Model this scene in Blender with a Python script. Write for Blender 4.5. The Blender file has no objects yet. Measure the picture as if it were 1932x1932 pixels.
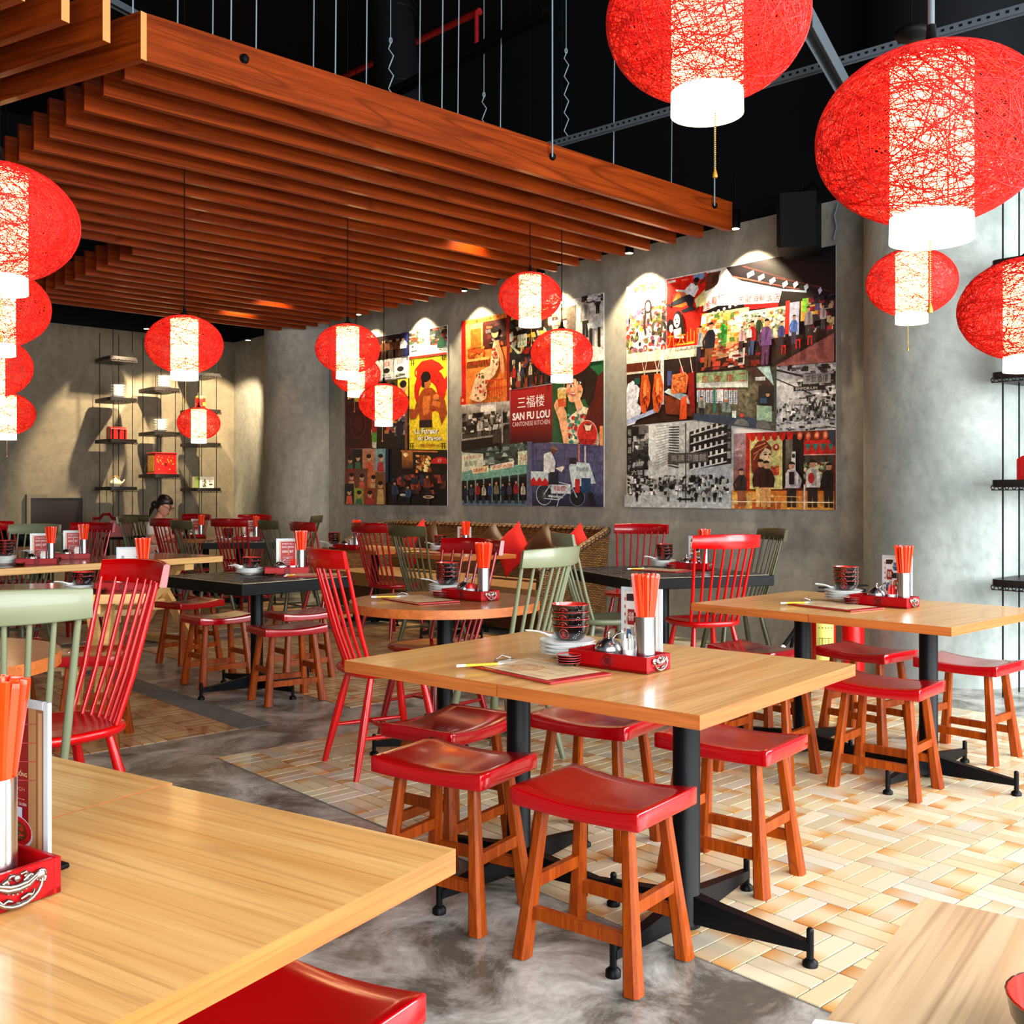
import bpy, math, random
from mathutils import Vector, Matrix, Euler
random.seed(7)
R = random.Random
PI = math.pi
C = bpy.context.scene.collection
sc = bpy.context.scene

# ------------------------------------------------------------------ camera, world, daylight, exposure
F = 1932.0; CX = 966.0; HZ = 936.0; HC = 1.27       # focal length / centre / horizon in pixels, eye height in metres
cam_d = bpy.data.cameras.new('camera'); cam = bpy.data.objects.new('camera', cam_d); C.objects.link(cam)
cam.location = (0, 0, HC); cam.rotation_euler = (PI/2, 0, 0)
cam_d.sensor_width = 36; cam_d.lens = 36*F/1932.0; cam_d.shift_y = (HZ-CX)/1932.0; cam_d.clip_end = 100; cam_d.clip_start = .05
sc.camera = cam
sc.view_settings.view_transform = 'Standard'; sc.view_settings.look = 'None'
sc.view_settings.gamma = 1; sc.view_settings.exposure = 0.5; sc.view_settings.use_curve_mapping = False
w = bpy.data.worlds.new('world'); sc.world = w; w.use_nodes = True
w.node_tree.nodes['Background'].inputs[0].default_value = (.80, .92, 1, 1)
w.node_tree.nodes['Background'].inputs[1].default_value = .13

AD = Vector((-.6711, .7413, 0)); BD = Vector((.7413, .6711, 0))   # the room's two axes
AA = math.atan2(AD.y, AD.x); BA = math.atan2(BD.y, BD.x)
def ab(a, b, z=0): return AD*a + BD*b + Vector((0, 0, z))
def gp(px, py, z=0.0):
    Y = (HC-z)*F/(py-HZ); return Vector(((px-CX)/F*Y, Y, z))
def dp(px, Y, z=0.0): return Vector(((px-CX)/F*Y, Y, z))
WB = 7.3; BWA = 14.35
def wp(px, py, b=WB):
    d = (px-CX)/F; Y = b/(BD.x*d+BD.y); return Vector((d*Y, Y, HC+(HZ-py)/F*Y))
def bp(px, py, a=BWA):
    d = (px-CX)/F; Y = a/(AD.x*d+AD.y); return Vector((d*Y, Y, HC+(HZ-py)/F*Y))

def area(name, loc, target, sx, sy, power, col):
    l = bpy.data.lights.new(name, 'AREA'); l.shape = 'RECTANGLE'; l.size = sx; l.size_y = sy; l.energy = power; l.color = col
    o = bpy.data.objects.new(name, l); C.objects.link(o); o.location = loc
    o.rotation_euler = (Vector(target)-Vector(loc)).to_track_quat('-Z', 'Y').to_euler(); return o
# the glazed shop front behind and to the right of the photographer
area('daylight_front', ab(-3.0, 1.2, 2.0), ab(4, 3.0, .9), 10.0, 3.2, 780, (.96, .98, 1))
area('daylight_side', ab(-1.2, 6.6, 2.2), ab(3.6, 4.0, .6), 3.0, 3.0, 300, (.92, .97, 1))

def spot(name, loc, target, power, ang, blend=.6, col=(1, .78, .48), rad=.03):
    l = bpy.data.lights.new(name, 'SPOT'); l.energy = power; l.spot_size = math.radians(ang); l.spot_blend = blend
    l.color = col; l.shadow_soft_size = rad
    o = bpy.data.objects.new(name, l); C.objects.link(o); o.location = loc
    o.rotation_euler = (Vector(target)-Vector(loc)).to_track_quat('-Z', 'Y').to_euler(); return o

# ------------------------------------------------------------------ materials
def lin(c):
    return tuple(((v/255)/12.92 if v/255 <= .04045 else (((v/255)+.055)/1.055)**2.4) for v in c)+(1,)
def newmat(name):
    m = bpy.data.materials.new(name); m.use_nodes = True
    return m, m.node_tree.nodes, m.node_tree.links, m.node_tree.nodes['Principled BSDF']
def plain(name, rgb, rough=.5, metal=0, coat=0, bump=0, bscale=60, var=.08):
    m, n, l, b = newmat(name)
    tc = n.new('ShaderNodeTexCoord'); nz = n.new('ShaderNodeTexNoise'); nz.inputs['Scale'].default_value = bscale
    l.new(tc.outputs['Object'], nz.inputs['Vector'])
    mx = n.new('ShaderNodeMix'); mx.data_type = 'RGBA'
    c = lin(rgb); mx.inputs[6].default_value = c; mx.inputs[7].default_value = tuple(v*(1-var*2) for v in c[:3])+(1,)
    l.new(nz.outputs['Fac'], mx.inputs[0]); l.new(mx.outputs[2], b.inputs['Base Color'])
    b.inputs['Roughness'].default_value = rough; b.inputs['Metallic'].default_value = metal; b.inputs['Coat Weight'].default_value = coat
    b.inputs['Coat Roughness'].default_value = .08
    if bump:
        bm = n.new('ShaderNodeBump'); bm.inputs['Strength'].default_value = bump; bm.inputs['Distance'].default_value = .002
        l.new(nz.outputs['Fac'], bm.inputs['Height']); l.new(bm.outputs[0], b.inputs['Normal'])
    return m
def wood(name, light, mid, dark, axis='Y', scale=1.0, rough=.4, coat=0, streak=9, dens=.5):
    m, n, l, b = newmat(name)
    tc = n.new('ShaderNodeTexCoord'); mp = n.new('ShaderNodeMapping')
    s = [22*scale]*3; i = 'XYZ'.index(axis); s[i] = 1.3*scale
    mp.inputs['Scale'].default_value = s
    oi = n.new('ShaderNodeObjectInfo'); ad = n.new('ShaderNodeVectorMath'); ad.operation = 'ADD'
    sv = n.new('ShaderNodeVectorMath'); sv.operation = 'SCALE'; sv.inputs[3].default_value = 17
    cb = n.new('ShaderNodeCombineXYZ')
    for k in range(3): l.new(oi.outputs['Random'], cb.inputs[k])
    l.new(cb.outputs[0], sv.inputs[0]); l.new(tc.outputs['Object'], ad.inputs[0]); l.new(sv.outputs[0], ad.inputs[1])
    l.new(ad.outputs[0], mp.inputs['Vector'])
    nz = n.new('ShaderNodeTexNoise'); nz.inputs['Scale'].default_value = 1.0; nz.inputs['Detail'].default_value = 6; nz.inputs['Distortion'].default_value = .6
    l.new(mp.outputs[0], nz.inputs['Vector'])
    mp2 = n.new('ShaderNodeMapping'); s2 = [s_*streak/9*5 for s_ in s]; s2[i] = 2.2*scale; mp2.inputs['Scale'].default_value = s2
    l.new(ad.outputs[0], mp2.inputs['Vector'])
    n2 = n.new('ShaderNodeTexNoise'); n2.inputs['Scale'].default_value = 1.0; n2.inputs['Detail'].default_value = 3
    l.new(mp2.outputs[0], n2.inputs['Vector'])
    mp3 = n.new('ShaderNodeMapping'); s3 = [5.5*scale]*3; s3[i] = .35*scale; mp3.inputs['Scale'].default_value = s3
    l.new(ad.outputs[0], mp3.inputs['Vector'])
    wv = n.new('ShaderNodeTexNoise'); wv.inputs['Scale'].default_value = 1; wv.inputs['Detail'].default_value = 1; wv.inputs['Distortion'].default_value = .4
    l.new(mp3.outputs[0], wv.inputs['Vector'])
    ml = n.new('ShaderNodeMath'); ml.operation = 'MULTIPLY'; ml.inputs[1].default_value = 7; l.new(wv.outputs['Fac'], ml.inputs[0])
    fr = n.new('ShaderNodeMath'); fr.operation = 'FRACT'; l.new(ml.outputs[0], fr.inputs[0])
    cr2 = n.new('ShaderNodeValToRGB'); e = cr2.color_ramp.elements; e[0].position = 0; e[0].color = (1, 1, 1, 1); e[1].position = .1; e[1].color = (0, 0, 0, 1)
    e2 = e.new(.93); e2.color = (0, 0, 0, 1); e3 = e.new(1.0); e3.color = (.9, .9, .9, 1); l.new(fr.outputs[0], cr2.inputs[0])
    cr = n.new('ShaderNodeValToRGB'); e = cr.color_ramp.elements
    e[0].position = .3; e[0].color = lin(mid); e[1].position = .7; e[1].color = lin(light); l.new(nz.outputs['Fac'], cr.inputs[0])
    mx = n.new('ShaderNodeMix'); mx.data_type = 'RGBA'; mx.inputs[7].default_value = lin(dark)
    mm = n.new('ShaderNodeMath'); mm.operation = 'MULTIPLY'; mm.inputs[1].default_value = dens
    mult = n.new('ShaderNodeMath'); mult.operation = 'MULTIPLY'; l.new(cr2.outputs[0], mult.inputs[0]); l.new(nz.outputs['Fac'], mult.inputs[1])
    mrg = n.new('ShaderNodeMapRange'); mrg.inputs[1].default_value = .5; mrg.inputs[2].default_value = .8; mrg.inputs[4].default_value = .65
    l.new(n2.outputs['Fac'], mrg.inputs[0])
    mxx = n.new('ShaderNodeMath'); mxx.operation = 'MAXIMUM'; l.new(mult.outputs[0], mm.inputs[0])
    mm.inputs[1].default_value = dens*2; l.new(mm.outputs[0], mxx.inputs[0]); l.new(mrg.outputs[0], mxx.inputs[1])
    l.new(mxx.outputs[0], mx.inputs[0]); l.new(cr.outputs[0], mx.inputs[6]); l.new(mx.outputs[2], b.inputs['Base Color'])
    b.inputs['Roughness'].default_value = rough; b.inputs['Coat Weight'].default_value = coat; b.inputs['Coat Roughness'].default_value = .1
    return m
def concrete(name, c1, c2, c3, rough=.7, scale=1.0, bump=.25, spec=.4, patch=(.35, .62)):
    m, n, l, b = newmat(name)
    tc = n.new('ShaderNodeTexCoord')
    n1 = n.new('ShaderNodeTexNoise'); n1.inputs['Scale'].default_value = 1.3*scale; n1.inputs['Detail'].default_value = 8; n1.inputs['Roughness'].default_value = .7; n1.inputs['Distortion'].default_value = .7
    mp = n.new('ShaderNodeMapping'); mp.inputs['Scale'].default_value = (1, 1, .55)
    l.new(tc.outputs['Object'], mp.inputs[0]); l.new(mp.outputs[0], n1.inputs['Vector'])
    n2 = n.new('ShaderNodeTexNoise'); n2.inputs['Scale'].default_value = 14*scale; n2.inputs['Detail'].default_value = 5
    l.new(tc.outputs['Object'], n2.inputs['Vector'])
    cr = n.new('ShaderNodeValToRGB'); e = cr.color_ramp.elements; e[0].position = patch[0]; e[0].color = lin(c1); e[1].position = patch[1]; e[1].color = lin(c2)
    l.new(n1.outputs['Fac'], cr.inputs[0])
    mx = n.new('ShaderNodeMix'); mx.data_type = 'RGBA'; mr = n.new('ShaderNodeMapRange'); mr.inputs[1].default_value = .45; mr.inputs[2].default_value = .8; mr.inputs[4].default_value = .45
    l.new(n2.outputs['Fac'], mr.inputs[0]); l.new(mr.outputs[0], mx.inputs[0]); l.new(cr.outputs[0], mx.inputs[6]); mx.inputs[7].default_value = lin(c3)
    l.new(mx.outputs[2], b.inputs['Base Color']); b.inputs['Roughness'].default_value = rough
    bm = n.new('ShaderNodeBump'); bm.inputs['Strength'].default_value = bump; bm.inputs['Distance'].default_value = .004
    l.new(n2.outputs['Fac'], bm.inputs['Height']); l.new(bm.outputs[0], b.inputs['Normal'])
    b.inputs['Specular IOR Level'].default_value = spec
    return m
def attr_mat(name, rough=.5, coat=0, bump=0):
    m, n, l, b = newmat(name)
    a = n.new('ShaderNodeAttribute'); a.attribute_name = 'Col'
    l.new(a.outputs['Color'], b.inputs['Base Color']); b.inputs['Roughness'].default_value = rough; b.inputs['Coat Weight'].default_value = coat
    if bump:
        tc = n.new('ShaderNodeTexCoord'); nz = n.new('ShaderNodeTexNoise'); nz.inputs['Scale'].default_value = 25
        l.new(tc.outputs['Object'], nz.inputs['Vector']); bm = n.new('ShaderNodeBump'); bm.inputs['Strength'].default_value = bump; bm.inputs['Distance'].default_value = .002
        l.new(nz.outputs['Fac'], bm.inputs['Height']); l.new(bm.outputs[0], b.inputs['Normal'])
    return m
def photo_mat():
    m, n, l, b = newmat('photo_print'); a = n.new('ShaderNodeAttribute'); a.attribute_name = 'Col'; tc = n.new('ShaderNodeTexCoord')
    n1 = n.new('ShaderNodeTexNoise'); n1.inputs['Scale'].default_value = 34; n1.inputs['Detail'].default_value = 6; n1.inputs['Roughness'].default_value = .75; l.new(tc.outputs['Object'], n1.inputs['Vector'])
    v1 = n.new('ShaderNodeTexVoronoi'); v1.inputs['Scale'].default_value = 26; l.new(tc.outputs['Object'], v1.inputs['Vector'])
    sp_ = n.new('ShaderNodeSeparateColor'); l.new(v1.outputs['Color'], sp_.inputs[0])
    m1 = n.new('ShaderNodeMapRange'); m1.inputs[1].default_value = .3; m1.inputs[2].default_value = .7; m1.inputs[3].default_value = .55; m1.inputs[4].default_value = 1.45; l.new(n1.outputs['Fac'], m1.inputs[0])
    m2 = n.new('ShaderNodeMapRange'); m2.inputs[3].default_value = .78; m2.inputs[4].default_value = 1.22; l.new(sp_.outputs[0], m2.inputs[0])
    mm = n.new('ShaderNodeMath'); mm.operation = 'MULTIPLY'; l.new(m1.outputs[0], mm.inputs[0]); l.new(m2.outputs[0], mm.inputs[1])
    sc_ = n.new('ShaderNodeVectorMath'); sc_.operation = 'SCALE'; l.new(a.outputs['Color'], sc_.inputs[0]); l.new(mm.outputs[0], sc_.inputs[3]); l.new(sc_.outputs[0], b.inputs['Base Color']); b.inputs['Roughness'].default_value = .4
    return m
def emit(name, rgb, s):
    m, n, l, b = newmat(name); n.remove(b); e = n.new('ShaderNodeEmission'); e.inputs[0].default_value = lin(rgb); e.inputs[1].default_value = s
    l.new(e.outputs[0], n['Material Output'].inputs[0]); return m
def string_mat():
    m, n, l, b = newmat('red_string')
    b.inputs['Base Color'].default_value = (.86, .018, .012, 1); b.inputs['Roughness'].default_value = .45
    t = n.new('ShaderNodeBsdfTranslucent'); t.inputs[0].default_value = (1, .03, .015, 1)
    mx = n.new('ShaderNodeMixShader'); mx.inputs[0].default_value = .28
    l.new(b.outputs[0], mx.inputs[1]); l.new(t.outputs[0], mx.inputs[2]); l.new(mx.outputs[0], n['Material Output'].inputs[0]); return m
def wicker_mat():
    m, n, l, b = newmat('wicker')
    tc = n.new('ShaderNodeTexCoord'); br = n.new('ShaderNodeTexBrick'); br.inputs['Scale'].default_value = 1
    sx = n.new('ShaderNodeSeparateXYZ'); cb = n.new('ShaderNodeCombineXYZ'); l.new(tc.outputs['UV'], br.inputs['Vector'])
    br.inputs['Color1'].default_value = lin((170, 120, 60)); br.inputs['Color2'].default_value = lin((120, 78, 38)); br.inputs['Mortar'].default_value = lin((34, 20, 10))
    br.inputs['Brick Width'].default_value = .05; br.inputs['Row Height'].default_value = .016; br.inputs['Mortar Size'].default_value = .004; br.inputs['Mortar Smooth'].default_value = .6
    l.new(br.outputs['Color'], b.inputs['Base Color']); b.inputs['Roughness'].default_value = .45
    iv = n.new('ShaderNodeMath'); iv.operation = 'SUBTRACT'; iv.inputs[0].default_value = 1; l.new(br.outputs['Fac'], iv.inputs[1])
    bm = n.new('ShaderNodeBump'); bm.inputs['Strength'].default_value = .9; bm.inputs['Distance'].default_value = .006
    l.new(iv.outputs[0], bm.inputs['Height']); l.new(bm.outputs[0], b.inputs['Normal']); return m
def glass_mat(name, col=(1, 1, 1, 1), rough=.02):
    m, n, l, b = newmat(name); b.inputs['Base Color'].default_value = col; b.inputs['Transmission Weight'].default_value = 1
    b.inputs['Roughness'].default_value = rough; b.inputs['IOR'].default_value = 1.3; return m

M = {}
M['oak_y'] = wood('oak_laminate', (240, 192, 122), (218, 160, 88), (160, 98, 40), 'Y', 1.0, .32, .2, dens=.36)
M['oak_x'] = wood('oak_laminate_across', (240, 192, 122), (218, 160, 88), (160, 98, 40), 'X', 1.0, .32, .2, dens=.36)
M['oak_edge_x'] = wood('oak_edge_x', (206, 116, 54), (180, 94, 36), (126, 60, 20), 'X', 1.6, .4, dens=.35)
M['oak_edge_y'] = wood('oak_edge_y', (206, 116, 54), (180, 94, 36), (126, 60, 20), 'Y', 1.6, .4, dens=.35)
M['pale_oak'] = wood('pale_oak', (232, 200, 158), (205, 168, 122), (140, 98, 62), 'Y', 1.0, .4, .1, dens=.5)
M['pine'] = wood('pine', (238, 196, 128), (214, 160, 88), (168, 108, 52), 'X', .9, .5, .2, dens=.35)
M['dark_top'] = wood('varnished_top', (150, 82, 40), (112, 56, 26), (70, 32, 14), 'X', .9, .22, .5, dens=.35)
M['slat'] = wood('slat_wood', (150, 60, 14), (104, 36, 6), (54, 16, 3), 'X', .8, .38, .15, dens=.55)
M['slat_end'] = plain('slat_end', (214, 150, 84), .5)
M['stool_leg'] = wood('stool_leg_wood', (170, 74, 4), (128, 46, 2), (70, 20, 0), 'Z', 1.5, .38, .05, dens=.45)
M['red_seat'] = plain('red_lacquer_seat', (176, 0, 10), .16, coat=.45, bscale=3, var=.06)
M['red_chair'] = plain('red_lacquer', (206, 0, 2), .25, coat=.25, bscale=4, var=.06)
M['shaded_red_chair'] = plain('shaded_red_lacquer', (150, 0, 8), .22, coat=.4, bscale=4, var=.06)  # same red lacquer as the bright chairs, with shade put into its colour
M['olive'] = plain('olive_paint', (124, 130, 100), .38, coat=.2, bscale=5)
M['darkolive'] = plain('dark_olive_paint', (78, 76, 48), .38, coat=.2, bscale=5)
M['black'] = plain('black_metal', (9, 11, 14), .42, metal=.0, bump=.15, bscale=200)
M['matblack'] = plain('matt_black', (5, 5, 7), .6)
M['steel'] = plain('steel', (205, 208, 210), .22, metal=1, bscale=300)
M['silver'] = plain('antique_silver', (190, 180, 172), .28, metal=1, bscale=60, var=.3)
M['rod'] = plain('galvanised_rod', (140, 158, 166), .5, metal=.2)
M['conc_wall'] = concrete('concrete_wall', (122, 122, 114), (168, 168, 160), (106, 104, 96), .72, .9)
M['conc_back'] = concrete('concrete_back', (104, 96, 80), (138, 128, 108), (92, 84, 70), .75, .9)
M['conc_col'] = concrete('concrete_column', (128, 138, 134), (168, 176, 170), (112, 118, 112), .65, 1.1)
M['conc_floor'] = concrete('concrete_floor', (92, 90, 82), (206, 204, 196), (126, 118, 102), .3, 2.3, .15, .5, (.4, .62))
M['upper'] = plain('painted_black_wall', (11, 14, 18), .8)
M['ceil'] = plain('black_ceiling', (10, 11, 14), .8)
M['grout'] = concrete('grout', (112, 114, 112), (136, 134, 126), (96, 94, 88), .8, 5)
M['tile'] = attr_mat('glazed_tile', .3, .25, .15)
M['print'] = attr_mat('printed_sheet', .45)
M['photo'] = photo_mat()
M['paint'] = attr_mat('painted_surface', .35, .2)
M['string'] = string_mat()
M['glow'] = emit('lamp_glow', (255, 214, 140), 8.0)
M['glow_soft'] = emit('lamp_fabric_glow', (255, 238, 205), 2.4)
M['bulb'] = emit('spot_bulb', (255, 226, 180), 12)
M['wicker'] = wicker_mat()
M['white'] = plain('white_porcelain', (248, 250, 248), .22, coat=.2, bscale=10, var=.02)
M['white_edge'] = plain('plate_rim_line', (60, 62, 64), .3)
M['cream'] = plain('cream_porcelain', (236, 222, 184), .3, var=.03)
M['bowl_black'] = plain('black_lacquer_bowl', (16, 12, 12), .14, coat=.8)
M['bowl_red'] = plain('red_lacquer_bowl', (214, 44, 28), .16, coat=.6)
M['dish_red'] = plain('red_dish', (196, 44, 46), .25, coat=.4)
M['tray_red'] = plain('red_tray', (166, 4, 10), .4, coat=.1, bscale=20)
M['emblem'] = plain('dark_emblem', (84, 10, 14), .5)
M['stick'] = plain('orange_chopstick', (255, 62, 8), .28, coat=.3, var=.04)
M['paper'] = plain('paper', (238, 238, 232), .6, var=.03)
M['acrylic'] = plain('acrylic_frame', (214, 226, 232), .2, coat=.5, var=.02)
M['red_plastic'] = plain('red_plastic', (232, 22, 16), .3)
M['red_cloth'] = plain('red_cloth', (214, 12, 12), .8, bump=.3, bscale=160)
M['brown_cloth'] = plain('brown_satin', (72, 40, 20), .38, bump=.3, bscale=60, var=.2)
M['tan_cloth'] = plain('tan_cloth', (150, 112, 66), .8, bump=.3, bscale=200)
M['glass'] = glass_mat('clear_glass')
M['skin'] = plain('skin', (206, 140, 112), .5, var=.04)
M['shirt'] = plain('white_shirt', (226, 218, 206), .8, var=.05)
M['jeans'] = plain('pale_blue_jeans', (128, 146, 160), .85, var=.1)
M['hair'] = plain('dark_hair', (26, 17, 14), .4, bscale=90, var=.3)
M['ext_red'] = plain('extinguisher_red', (214, 10, 10), .25, coat=.4)
M['yellow'] = plain('yellow', (238, 196, 40), .4)
M['label_y'] = plain('yellow_label', (226, 220, 110), .5)
M['dark_glass'] = plain('dark_panel', (46, 38, 34), .2, var=.2)
M['red_pipe'] = plain('red_pipe', (150, 18, 14), .4)
M['duct'] = plain('black_duct', (14, 15, 17), .6, bump=.5, bscale=30)
M['strut'] = plain('grey_strut', (98, 108, 116), .5, metal=.3)
M['shelf'] = plain('black_shelf', (34, 30, 30), .4)
M['black_tile'] = plain('black_tile', (16, 13, 11), .4)
M['line'] = plain('cream_grout', (236, 216, 172), .5)
M['red_box'] = plain('red_lacquer_box', (186, 20, 14), .3, coat=.4)
M['gold'] = plain('gold_print', (214, 160, 60), .35, metal=.5)

for k_, v_ in (('stool_leg', .25), ('matblack', .12), ('black', .15), ('tray_red', .25), ('slat', .12), ('ceil', .1), ('upper', .15), ('shelf', .2), ('duct', .2)):
    M[k_].node_tree.nodes['Principled BSDF'].inputs['Specular IOR Level'].default_value = v_
# ------------------------------------------------------------------ mesh builder
class MB:
    def __init__(s): s.v = []; s.f = []; s.m = []; s.sm = []; s.col = []; s.uv = []; s.hascol = False
    def add(s, vs, fs, mi=0, smooth=False, col=None, T=None):
        o = len(s.v)
        for p in vs:
            p = Vector(p); s.v.append(T @ p if T is not None else p)
        for k, f in enumerate(fs):
            s.f.append([i+o for i in f]); s.m.append(mi); s.sm.append(smooth)
            if col is not None: s.hascol = True
            s.col.append(col if (col is None or not isinstance(col, list)) else [col[i] for i in f])
        return s
    def box(s, c, d, mi=0, T=None, rz=0, col=None):
        x, y, z = d[0]/2, d[1]/2, d[2]/2; M3 = Matrix.Rotation(rz, 3, 'Z')
        vs = [Vector(c)+M3 @ Vector((a*x, b*y, e*z)) for a in (-1, 1) for b in (-1, 1) for e in (-1, 1)]
        return s.add(vs, [(0, 1, 3, 2), (4, 6, 7, 5), (0, 4, 5, 1), (2, 3, 7, 6), (0, 2, 6, 4), (1, 5, 7, 3)], mi, False, col, T)
    def prism(s, pts, z0, z1, mi=0, smooth=False, T=None, col=None):
        n = len(pts); vs = [(p[0], p[1], z0) for p in pts]+[(p[0], p[1], z1) for p in pts]
        fs = [list(range(n))[::-1], list(range(n, 2*n))]
        s.add(vs, fs, mi, False, col, T)
        return s.add(vs, [(i, (i+1) % n, n+(i+1) % n, n+i) for i in range(n)], mi, smooth, col, T)
    def loft(s, rings, mi=0, smooth=True, cap=True, closed=True, T=None, col=None):
        n = len(rings[0]); vs = [p for r in rings for p in r]; fs = []
        for k in range(len(rings)-1):
            for i in range(n if closed else n-1):
                j = (i+1) % n; fs.append((k*n+i, k*n+j, (k+1)*n+j, (k+1)*n+i))
        s.add(vs, fs, mi, smooth, col, T)
        if cap:
            s.add(rings[0], [list(range(n))[::-1]], mi, False, col, T); s.add(rings[-1], [list(range(n))], mi, False, col, T)
        return s
    def tube(s, pts, r, seg=8, mi=0, smooth=True, cap=True, closed=False, T=None, rot0=0, col=None):
        pts = [Vector(p) for p in pts]; n = len(pts); rr = r if isinstance(r, (list, tuple)) else [r]*n; rings = []
        up = None
        for i, p in enumerate(pts):
            if closed: t = pts[(i+1) % n]-pts[i-1]
            else: t = pts[min(i+1, n-1)]-pts[max(i-1, 0)]
            t.normalize()
            if up is None:
                up = Vector((0, 0, 1)) if abs(t.z) < .9 else Vector((1, 0, 0))
            u = (up - t*up.dot(t)).normalized(); v = t.cross(u); up = u
            rings.append([p+(u*math.cos(rot0+2*PI*k/seg)+v*math.sin(rot0+2*PI*k/seg))*rr[i] for k in range(seg)])
        if closed: rings.append(rings[0]); cap = False
        return s.loft(rings, mi, smooth, cap, True, T, col)
    def lathe(s, prof, seg=24, mi=0, smooth=True, cap=True, c=(0, 0, 0), T=None, sx=1, sy=1, col=None):
        rings = [[(c[0]+sx*r*math.cos(2*PI*k/seg), c[1]+sy*r*math.sin(2*PI*k/seg), c[2]+z) for k in range(seg)] for r, z in prof]
        return s.loft(rings, mi, smooth, cap, True, T, col)
    def cyl(s, c, r, z0, z1, seg=20, mi=0, T=None, col=None):
        return s.lathe([(r, z0), (r, z1)], seg, mi, True, True, c, T, col=col)
    def ball(s, c, r, seg=10, mi=0, T=None, sc_=(1, 1, 1), col=None):
        rings = []
        for k in range(1, seg//2+2-1):
            ph = PI*k/(seg//2+1-0); rings.append([(c[0]+r*sc_[0]*math.sin(ph)*math.cos(2*PI*j/seg), c[1]+r*sc_[1]*math.sin(ph)*math.sin(2*PI*j/seg), c[2]-r*sc_[2]*math.cos(ph)) for j in range(seg)])
        return s.loft(rings, mi, True, True, True, T, col)
    def mesh(s, name, mats):
        me = bpy.data.meshes.new(name); me.from_pydata([tuple(v) for v in s.v], [], s.f)
        for m_ in (mats if isinstance(mats, (list, tuple)) else [mats]): me.materials.append(M[m_] if isinstance(m_, str) else m_)
        me.polygons.foreach_set('material_index', s.m); me.polygons.foreach_set('use_smooth', s.sm)
        if s.hascol:
            ca = me.color_attributes.new('Col', 'FLOAT_COLOR', 'CORNER'); buf = []
            for p, c in zip(me.polygons, s.col):
                for k in range(p.loop_total):
                    cc = c if c is not None else (.5, .5, .5, 1)
                    buf.extend(cc[k] if isinstance(cc, list) else cc)
            ca.data.foreach_set('color', buf)
        me.update(); return me
def obj(name, mb, mat, parent=None, loc=None, rz=0):
    me = mb.mesh(name, mat) if isinstance(mb, MB) else mb
    o = bpy.data.objects.new(name, me); C.objects.link(o)
    if parent: o.parent = parent
    if loc is not None: o.location = loc
    if rz: o.rotation_euler = (0, 0, rz)
    return o
def tag(o, label, cat, group=None):
    o['label'] = label; o['category'] = cat
    if group: o['group'] = group
    return o
def thing(name, label, cat, loc=(0, 0, 0), rz=0, group=None):
    o = bpy.data.objects.new(name, None); C.objects.link(o); o.location = loc; o.rotation_euler = (0, 0, rz); o.empty_display_size = .1
    return tag(o, label, cat, group)
def struct(name, mb, mat, parent=None, loc=None, rz=0):
    o = obj(name, mb, mat, parent, loc, rz)
    if not parent: o['kind'] = 'structure'
    return o
PROTOS = []
def dup(root, loc, rz=0, label=None, group=None, scale=None, rot=None):
    def cp(o, par):
        c = o.copy(); C.objects.link(c); c.parent = par
        for ch in list(o.children): cp(ch, c)
        return c
    r = cp(root, None); r.location = loc; r.rotation_euler = rot if rot else (0, 0, rz)
    if scale: r.scale = (scale,)*3 if not isinstance(scale, tuple) else scale
    if label: r['label'] = label
    if group: r['group'] = group
    return r
def proto(o): PROTOS.append(o); return o
def bevel(o, wd, seg=2, ang=40):
    b = o.modifiers.new('bevel', 'BEVEL'); b.width = wd; b.segments = seg; b.limit_method = 'ANGLE'; b.angle_limit = math.radians(ang); return o

_tc = {}
def text_geo(s, bold=0.0):
    if any(ord(c_) > 0x2E80 for c_ in s): bold = 0.0
    key = (s, bold)
    if key in _tc: return _tc[key]
    cu = bpy.data.curves.new('t', 'FONT'); cu.body = s; cu.offset = bold; cu.resolution_u = 2; cu.align_x = 'LEFT'
    o = bpy.data.objects.new('t', cu); C.objects.link(o)
    dg = bpy.context.evaluated_depsgraph_get(); me = bpy.data.meshes.new_from_object(o.evaluated_get(dg))
    vs = [v.co.copy() for v in me.vertices]; fs = [list(p.vertices) for p in me.polygons]
    bpy.data.objects.remove(o); bpy.data.curves.remove(cu); bpy.data.meshes.remove(me)
    if vs:
        x0 = min(v.x for v in vs); x1 = max(v.x for v in vs); y0 = min(v.y for v in vs); y1 = max(v.y for v in vs)
        vs = [((v.x-x0)/max(x1-x0, 1e-6), (v.y-y0)/max(y1-y0, 1e-6)) for v in vs]
        asp = (x1-x0)/max(y1-y0, 1e-6)
    else: asp = 1
    _tc[key] = (vs, fs, asp); return _tc[key]

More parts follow.
